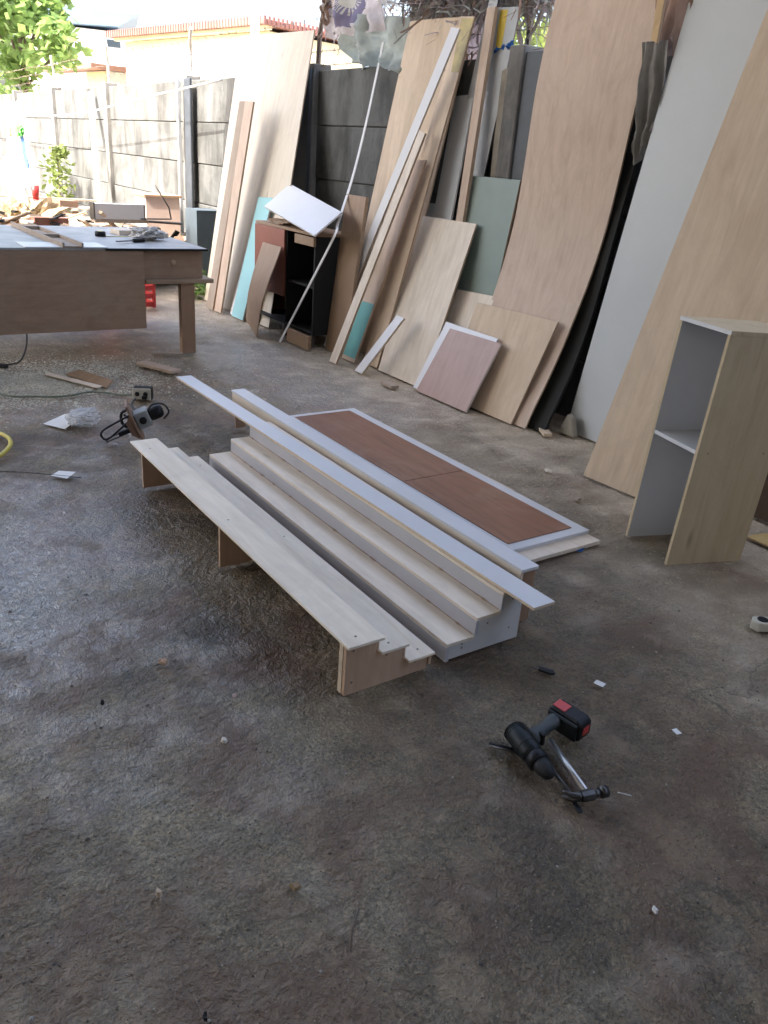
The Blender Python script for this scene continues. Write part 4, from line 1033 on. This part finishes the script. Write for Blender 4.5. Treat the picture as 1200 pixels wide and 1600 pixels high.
# ------------------------------------------------------------------ small things on the floor, left
FZ = -.004
def at_(x, y, rz=0, z=0): return Matrix.Translation((x, y, z)) @ Matrix.Rotation(rz, 4, 'Z')
tag(box('offcut', (-.11, .11, -.028, .028, 0, .014), OLDW, mat=at_(-5.80, 2.08, R_(65))), 'small dark offcut on the floor at the table leg', 'offcut')
tag(box('offcut', (-.17, .17, -.045, .045, .012, .030), PLYP, mat=at_(-5.38, 1.86, R_(24))), 'light brown board offcut on the floor between the table leg and the white strip', 'offcut')
tag(box('offcut', (-.08, .08, -.03, .03, 0, .012), OLDW, mat=at_(-5.50, 1.86, R_(50))), 'small offcut tucked under the light brown board offcut', 'offcut')
board('scrap_board', [(-5.46, 1.26, .0), (-5.05, 1.40, .0), (-5.09, 1.46, .035), (-5.42, 1.34, .035)], .012, BROWN, EDGE, 'dark brown scrap board on the pale shavings', 'offcut')
board('scrap_lath', [(-5.47, 1.13, .006), (-5.05, 1.35, .006), (-5.065, 1.385, .012), (-5.485, 1.165, .012)], .006, PLYW, EDGEL, 'pale thin lath beside the dark scrap board', 'lath')
tag(tube('extension_cable', [(-5.7, .4, .006), (-5.09, .79, .006), (-4.98, .95, .006), (-4.93, 1.12, .006), (-4.97, 1.3, .006), (-4.86, 1.43, .006), (-4.775, 1.50, .02)], .006, GCABLE, sub=5), 'greenish extension cable running left from the socket box', 'cable')
# socket box
Mx = Matrix.Translation((-4.735, 1.53, 0)) @ Matrix.Rotation(R_(62), 4, 'Z')
t = tag(empty('socket_box', mat=Mx), 'small beige socket box with a dark cover on the floor behind the router', 'socket box')
box('face_plate', (-.055, .055, -.028, -.018, .004, .075), IVORY, t, bev=.004); box('case', (-.05, .06, -.0175, .03, 0, .078), BLACK, t, bev=.004)
for x in (-.025, .022): lathe('socket', [(0, .014), (.003, .014), (.0032, .001)], BLACK, t, n=14, mtx=Matrix.Translation((x, -.0285, .040)) @ Matrix.Rotation(R_(90), 4, 'X'))
box('plug', (.005, .035, -.062, -.032, .015, .035), BLACK, t, bev=.004)
tag(tube('router_cable', [(-4.69, 1.47, .02), (-4.60, 1.42, .008), (-4.42, 1.42, .006), (-4.36, 1.44, .006), (-4.27, 1.33, .02), (-4.16, 1.24, .10)], .006, CABLE, sub=6), 'black router cable curling from the socket box', 'cable')
# trim router lying on its side
vw = Vector((-.955, .296, 0)).normalized(); rt = Vector((.296, .955, 0)).normalized(); zz = Vector((0, 0, 1))
a_ = R_(23)
ax = rt*math.cos(a_)+zz*math.sin(a_); az = -rt*math.sin(a_)+zz*math.cos(a_); ay = vw
P0 = Vector((-4.05, 1.262, .098))
MR = Matrix(((ax.x, ay.x, az.x, P0.x), (ax.y, ay.y, az.y, P0.y), (ax.z, ay.z, az.z, P0.z), (0, 0, 0, 1)))
t = tag(empty('trim_router', mat=MR), 'hand router lying on its side with a brown base plate and dark guide rods', 'router')
box('base_plate', (-.006, .006, -.07, .07, -.105, .105), wood('router_base', (.26, .17, .12), long='z'), t, bev=.002)
box('housing', (.0065, .082, -.045, .045, -.045, .042), plain('grey_housing', (.30, .31, .29), .45), t, bev=.006)
lathe('knob', [(0, .019), (.012, .018), (.014, .012)], BLACK, t, n=18, mtx=Matrix.Translation((.044, -.045, -.002)) @ Matrix.Rotation(R_(90), 4, 'X'))
lathe('motor', [(.082, .030), (.09, .036), (.135, .036), (.150, .028), (.155, .018)], BLACK, t, n=20, mtx=Matrix.Rotation(R_(90), 4, 'Y'))
tube('cord_loop', [(.09, -.03, .03), (.12, -.04, .055), (.17, -.03, .035), (.18, -.01, -.02), (.14, .0, -.05)], .005, CABLE, t, sub=5)
tube('guide_loop', [(-.008, -.05, .05), (-.08, -.055, .045), (-.165, -.05, .03), (-.18, -.05, .0), (-.16, -.05, -.02), (-.08, -.055, .005), (-.01, -.05, .03)], .0055, BLACK, t, sub=4)
box('fence_arm', (-.10, -.008, -.055, -.035, -.035, -.010), BLACK, t, bev=.003)
box('fence_prong', (-.165, -.10, -.05, -.042, -.036, -.030), DSTEEL, t); box('fence_prong', (-.165, -.10, -.05, -.042, -.019, -.013), DSTEEL, t); box('fence_end', (-.172, -.1655, -.052, -.04, -.038, -.011), DSTEEL, t)
prism('gusset', [(-.008, .05), (-.04, .02), (-.04, -.05), (-.008, -.085)], 'y', -.06, -.052, wood('router_gusset', (.2, .12, .08)), t)
tube('handle', [(-.008, .03, .06), (-.05, .05, .05), (-.07, .05, .0), (-.05, .05, -.04), (-.008, .03, -.06)], .008, BLACK, t, sub=3)
# paper and plastic bag
tag(board('paper_sheet', [(-4.46, .89, .001), (-4.33, .97, .001), (-4.46, 1.10, .02), (-4.56, 1.03, .012)], .0008, PAPER, PAPER), 'crumpled white paper sheet partly under the plastic bag', 'paper')
crumple('plastic_bag', -4.36, 1.08, 0, .075, .085, .08, BAG, 8.8, 'crumpled clear plastic bag on the floor left of the router', 'plastic bag', jag=.32)
tag(tube('yellow_hose', [(-4.6, .45, .01), (-4.44, .60, .01), (-4.31, .665, .012), (-4.20, .675, .012), (-4.09, .64, .012), (-3.98, .56, .01), (-3.9, .42, .01)], .0105, YEL, sub=6), 'yellow hose curving in at the left edge', 'hose')
tag(tube('thin_wire', [(-3.9, .35, .004), (-3.816, .553, .004), (-3.75, .66, .006), (-3.68, .76, .004), (-3.60, .86, .004)], .0022, DSTEEL, sub=4), 'thin dark wire running under a white paper scrap at the left', 'wire')
board('paper_scrap', [(-3.68, .745, .004), (-3.615, .80, .003), (-3.67, .855, .008), (-3.715, .79, .008)], .0006, PAPER, PAPER, 'white paper scrap on the floor at the left', 'paper scrap')
tag(tube('table_cable', [(-6.0, 1.13, .42), (-5.85, 1.12, .17), (-5.80, 1.06, .03), (-5.78, .98, .008), (-5.77, .92, .008)], .006, CABLE, sub=5), 'black cable dropping from the table to a plug', 'cable')
tag(prism('cable_plug', [(-.03, -.018), (.03, -.018), (.03, .018), (-.03, .018)], 'z', 0, .03, BLACK, bev=.006), 'black plug on the floor under the table', 'plug').matrix_world = at_(-5.72, .93, .8)

# ------------------------------------------------------------------ drill, hammer and small tools
def axm(o, d, up=(0, 0, 1)):
    d = Vector(d).normalized(); s = Vector(up).cross(d).normalized(); u = d.cross(s)
    return Matrix(((s.x, u.x, d.x, o[0]), (s.y, u.y, d.y, o[1]), (s.z, u.z, d.z, o[2]), (0, 0, 0, 1)))
A_ = Vector((-1.232, 1.384, .036)); B_ = Vector((-1.050, 1.350, .028)); dx = (B_-A_)
t = tag(empty('cordless_drill', (A_.x, A_.y, 0)), 'black cordless drill with a red marked battery lying on its side over the hammer', 'drill')
O = Vector((A_.x, A_.y, 0))
DB = plain('drill_body_plastic', (.009, .012, .012), .48, spec=.3, var=.3, scale=20)
DG = plain('drill_grip_grey', (.045, .052, .05), .5, var=.3, scale=22)
lathe('motor_housing', [(-.004, .020), (.0, .027), (.012, .031), (.05, .0325), (.095, .031), (.11, .027)], DB, t, n=22, mtx=axm(A_-O, dx))
lathe('gear_collar', [(.1102, .028), (.115, .0305), (.132, .0305), (.137, .026)], BLACK, t, n=22, mtx=axm(A_-O, dx))
lathe('chuck', [(.1372, .022), (.142, .024), (.160, .0235), (.178, .017), (.186, .010), (.187, .004)], RUBBER, t, n=18, mtx=axm(A_-O, dx))
for k in range(5): box('vent_slot', (-.010, .010, -.0012, .0012, -.0006, .0008), RUBBER, t, mat=axm(A_-O+dx.normalized()*(.012+.006*k)+Vector((.004, .012, .0305)), (0, .3, 1)) @ Matrix.Rotation(1.2, 4, 'Z'), bev=0)
lathe('body_seam', [(.0715, .0326), (.0735, .0330), (.0745, .0326)], RUBBER, t, n=22, mtx=axm(A_-O, dx))
for k in range(3): lathe('vent_ring', [(.004+k*.007, .0315), (.007+k*.007, .0318)], BLACK, t, n=20, mtx=axm(A_-O, dx))
# handle
H0 = Vector((-1.180, 1.395, .036)); H1 = Vector((-1.195, 1.505, .046))
bm = bmesh.new(); rings = []
for f, ra, rb in ((0, .028, .025), (.2, .024, .021), (.45, .019, .018), (.75, .019, .018), (.95, .023, .020), (1.05, .026, .022)):
    c = H0.lerp(H1, f)-O; d = (H1-H0).normalized(); s = Vector((0, 0, 1)).cross(d).normalized(); u = d.cross(s)
    rings.append([bm.verts.new(c + s*ra*math.cos(k*math.pi/8) + u*rb*math.sin(k*math.pi/8)) for k in range(16)])
for i in range(len(rings)-1):
    for k in range(16): bm.faces.new([rings[i][k], rings[i][(k+1) % 16], rings[i+1][(k+1) % 16], rings[i+1][k]])
bm.faces.new(rings[0][::-1]); bm.faces.new(rings[-1])
bm_obj('grip', bm, DG, t, True)
box('trigger', (-.006, .012, -.02, .02, -.006, .006), BLACK, t, mat=axm(H0.lerp(H1, .28)-O+Vector((.024, 0, 0)), H1-H0), bev=.002)
# battery: wide block across the handle end, tilted
bd = Vector((.80, .16, .0)).normalized(); 
hd_ = (H1-H0).normalized(); s_ = (bd - hd_*bd.dot(hd_)).normalized(); u_ = hd_.cross(s_)
Cb = H1 + hd_*.036 + Vector((.020, .004, .0)); Cb.z = .043
MB = Matrix(((s_.x, u_.x, hd_.x, Cb.x-O.x), (s_.y, u_.y, hd_.y, Cb.y-O.y), (s_.z, u_.z, hd_.z, Cb.z), (0, 0, 0, 1)))
bt = prism('battery', [(-.055, -.022), (-.043, -.036), (.046, -.036), (.058, -.024), (.058, .024), (.044, .037), (-.041, .037), (-.055, .024)], 'z', -.025, .028, BLACK, t, .005); bt.matrix_local = MB
box('red_top_label', (-.046, -.004, -.0385, -.0362, -.018, .016), REDP, bt, bev=.001)
box('red_label', (.0585, .0605, -.016, .010, -.014, .014), REDP, bt, bev=.001)
box('end_label', (.018, .042, -.020, .008, .0285, .0298), REDP, bt, bev=0)
box('battery_shoe', (-.048, .05, -.028, .028, -.036, -.0255), DB, bt, bev=.003)
# white letters-like mark plate on the body is left as a pale maker strip
STR = plain('pale_print', (.55, .56, .56), .5)
box('pale_mark', (-.003, .003, -.010, .010, -.0004, .0004), STR, t, mat=axm(A_-O+dx.normalized()*.052+Vector((-.006, -.004, .0327)), (0, 0, 1)), bev=0)
box('pale_mark', (-.002, .002, -.008, .008, -.0004, .0004), STR, t, mat=axm(A_-O+dx.normalized()*.066+Vector((-.006, .008, .0322)), (0, 0, 1)) @ Matrix.Rotation(.5, 4, 'Z'), bev=0)

# hammer
G0 = Vector((-1.195, 1.475, .012)); Hs = Vector((-.972, 1.402, .014)); 
t = tag(empty('claw_hammer', (Hs.x, Hs.y, 0)), 'claw hammer with a bare metal shaft lying under the drill', 'hammer')
O = Vector((Hs.x, Hs.y, 0)); hdv = (Hs-G0).normalized()
G0b = Hs - hdv*.205
tube('shaft', [G0b-O, Hs-O+hdv*.02], .0095, STEEL, t, n=12)
side = Vector((hdv.y, -hdv.x, 0))
tube('head', [Hs-O+hdv*.012-side*(-.048), Hs-O+hdv*.012-side*(-.030), Hs-O+hdv*.012-side*(-.026), Hs-O+hdv*.012-side*.012], [.0135, .0135, .010, .013], DSTEEL, t, n=14) if False else None
hv = Vector((.25, .97, 0)).normalized()      # head runs across the shaft
hc = Hs-O+Vector((.012, -.012, .006))
tube('face', [hc+hv*.058, hc+hv*.040], .0155, DSTEEL, t, n=16)
tube('neck', [hc+hv*.0395, hc+hv*.018], [.010, .011], DSTEEL, t, n=12)
tube('cheek', [hc+hv*.0175, hc-hv*.018], [.0155, .0145], DSTEEL, t, n=8, smooth=False)
for sgn in (-1, 1):
    tube('claw', [hc-hv*.018+Vector((0, 0, .003*sgn)), hc-hv*.042+hdv*(-.006)+Vector((0, 0, .007*sgn)), hc-hv*.060+hdv*(-.022)+Vector((0, 0, .0085*sgn))], [.010, .007, .0035], DSTEEL, t, n=8, sub=3)
# dark grip sections beyond the drill
t = tag(empty('pencil_bit', (-1.24, 1.32, 0)), 'pair of thin dark driver bits sticking out from under the drill', 'driver bits')
tube('bit', [(-.008, -.004, .006), (.07, .05, .008)], .0045, BLACK, t); tube('bit', [(.004, -.010, .006), (.08, .046, .008)], .0035, DSTEEL, t)
t = tag(empty('pry_bar', (-1.03, 1.375, 0)), 'dark flat pry bar lying beside the hammer shaft', 'pry bar')
tube('shaft', [(-.06, .02, .008), (.04, -.008, .008)], .006, DSTEEL, t, n=8); box('blade', (-.03, .03, -.006, .006, 0, .006), BLACK, t, mat=at_(.065, -.018, -.35))
# folding knife at the foot of the stand
t = tag(empty('folding_knife', (-1.435, 1.70, 0), R_(36)), 'small open black cutter lying in front of the white stepped stand', 'cutter')
prism('handle', [(-.012, -.008), (.03, -.013), (.042, -.004), (.034, .007), (-.012, .005)], 'z', 0, .008, BLACK, t, .001)
prism('blade', [(-.042, .001), (-.012, -.006), (-.012, .003)], 'z', .002, .004, DSTEEL, t); prism('blade', [(-.02, .012), (.03, .012), (.034, .016), (-.018, .018)], 'z', .002, .005, DSTEEL, t)
for nm, x, y, rz, s, m_, lab in (('paper_scrap', -1.297, 1.815, .3, .016, PAPER, 'small white square scrap between the knife and the power strip'), ('paper_scrap', -1.023, 1.837, -.2, .012, PAPER, 'small white scrap right of the drill')):
    tag(box(nm, (-s, s, -s*.75, s*.75, 0, .0015), m_, mat=at_(x, y, rz)), lab, 'scrap')
tag(tube('nail', [(-.938, 1.485, .004), (-.912, 1.507, .004)], .0018, STEEL, n=6), 'small shiny nail beside the hammer head', 'nail')
board('blue_scrap', [(-2.05, 2.42, .001), (-1.99, 2.47, .001), (-2.02, 2.53, .006), (-2.08, 2.5, .004)], .0008, CBR2, CBR2, 'small blue plastic scrap beside the end of the panel stack', 'scrap')
def chip(name, x, y, s, m_, lab, cat, h=.008):
    bm = bmesh.new(); r = random.Random(int(x*1000+y*77)); k = 6
    base = [(math.cos(i*6.283/k)*s*r.uniform(.5, 1.2), math.sin(i*6.283/k)*s*r.uniform(.4, .9)) for i in range(k)]
    A1 = [bm.verts.new((p[0], p[1], 0)) for p in base]; B1 = [bm.verts.new((p[0]*.8, p[1]*.8, h*r.uniform(.5, 1.2))) for p in base]
    bm.faces.new(A1[::-1]); bm.faces.new(B1)
    for i in range(k): bm.faces.new([A1[i], A1[(i+1) % k], B1[(i+1) % k], B1[i]])
    o = bm_obj(name, bm, m_); o.matrix_world = at_(x, y, 0, -.003); return tag(o, lab, cat)
chip('wood_chip', -1.610, .694, .014, PLYW, 'pale triangular wood chip alone on the grey floor', 'chip')
chip('wood_chip', -1.226, .379, .012, PLYT, 'pale curled wood chip near the lower left', 'chip', .014)
chip('pebble', -1.919, .464, .009, DARKB, 'small dark pebble on the glossy floor at the left', 'pebble', .012)
chip('pebble', -.652, 1.279, .009, PAPER, 'small pale stone at the lower right', 'pebble', .012)
chip('pebble', -.93, .36, .008, BLACK, 'small black pebble near the bottom edge', 'pebble', .01)
chip('card_scrap', -1.781, .801, .012, PINK, 'small pinkish scrap near the bare plywood stand', 'scrap', .003)
chip('dry_leaf', -1.10, .636, .018, wood('dry_leaf', (.30, .2, .1), knots=False), 'curled dry leaf on the floor low in the middle', 'leaf', .01)
chip('dry_leaf', -2.036, .68, .02, CARD, 'dry leaf scrap on the glossy floor left of the bare plywood stand', 'leaf', .008)
chip('wood_chip', -2.78, 3.05, .03, PLYW, 'pale chip in the sawdust before the white sheet', 'chip', .01)
chip('wood_chip', -2.42, 2.9, .025, OLDW, 'dark chip in the sawdust left of the shelf unit', 'chip', .012)
tag(tube('twig', [(-.98, .722, .004), (-.945, .685, .007), (-.905, .655, .004)], .0022, BARK, n=6), 'short brown twig on the floor at the bottom', 'twig')

for i, (x, y, s_, rz) in enumerate(((-2.55, 3.02, .03, .4), (-2.62, 2.92, .022, 2.0), (-3.02, 3.30, .035, 1.1), (-2.20, 2.72, .02, .2), (-3.45, 3.20, .03, 2.6), (-3.62, 3.02, .018, .9))):
    lab = ('thin dark splinter in the sawdust before the tan plywood sheet', 'short splinter beside a thin dark splinter before the tan sheet', 'long splinter at the foot of the white sheet', 'tiny splinter just left of the shelf unit foot',
           'splinter on the floor before the dark sheet edge', 'small splinter before the tan plywood offcut')[i]
    tag(box('splinter', (-s_, s_, -.003, .003, .0, .004), [BROWN, OLDW, PLYP][i % 3], mat=at_(x, y, rz)), lab, 'splinter', 'splinters in the sawdust')
# uncountable crumbs, shavings and sawdust
def crumbs(name, n, fn, size, m_, seed, flat_=.5, lift=.0):
    r = random.Random(seed); V = []; Fc = []
    for i in range(n):
        x, y = fn(r); s = size*r.uniform(.35, 1)*(2.2 if r.random() < .03 else 1); a = r.uniform(0, 6.28)
        z = floor_h(x, y) + .0003; k = len(V); el = r.uniform(.3, 1)
        for q in range(4):
            an = a+q*math.pi/2; rr = s if q % 2 == 0 else s*el
            V.append((x+math.cos(an)*rr, y+math.sin(an)*rr, z))
        V.append((x+r.uniform(-.2, .2)*s, y+r.uniform(-.2, .2)*s, z+s*flat_*r.uniform(.4, 1.2)))
        for q in range(4): Fc.append((k+q, k+(q+1) % 4, k+4))
    me = bpy.data.meshes.new(name); me.from_pydata(V, [], Fc); o = link(name, me, None, [m_]); return tag(o, None, None, kind='stuff')
SAW = plain('sawdust_crumb', (.50, .42, .30), .9, var=.3); GRIT = plain('grit', (.10, .085, .07), .9, var=.5); GRITP = plain('pale_grit', (.36, .33, .28), .9, var=.3)
tag(crumbs('grit', 9000, lambda r: ((lambda a: (-.3-3.6*a*a**.3, r.uniform(.0, 2.5)))(r.random())), .0032, GRIT, 21, .8), 'dark grit scattered over the concrete floor', 'grit')
tag(crumbs('pale_grit', 6000, lambda r: (r.uniform(-3.6, -.3), r.uniform(.0, 2.8)), .0028, GRITP, 22, .7), 'pale grit scattered over the concrete floor', 'grit')
tag(crumbs('sawdust', 9000, lambda r: (r.uniform(-7.6, -1.2), 3.45-abs(r.gauss(0, .42))), .006, SAW, 23, .5), 'sawdust and crumbs along the foot of the leaning boards', 'sawdust')
tag(crumbs('wood_shavings', 14000, lambda r: (r.gauss(-5.35, .28), r.gauss(1.05, .45)), .009, plain('pale_shavings', (.55, .52, .42), .85, var=.3), 24, .6), 'pale wood shavings spread in front of the work table', 'shavings')
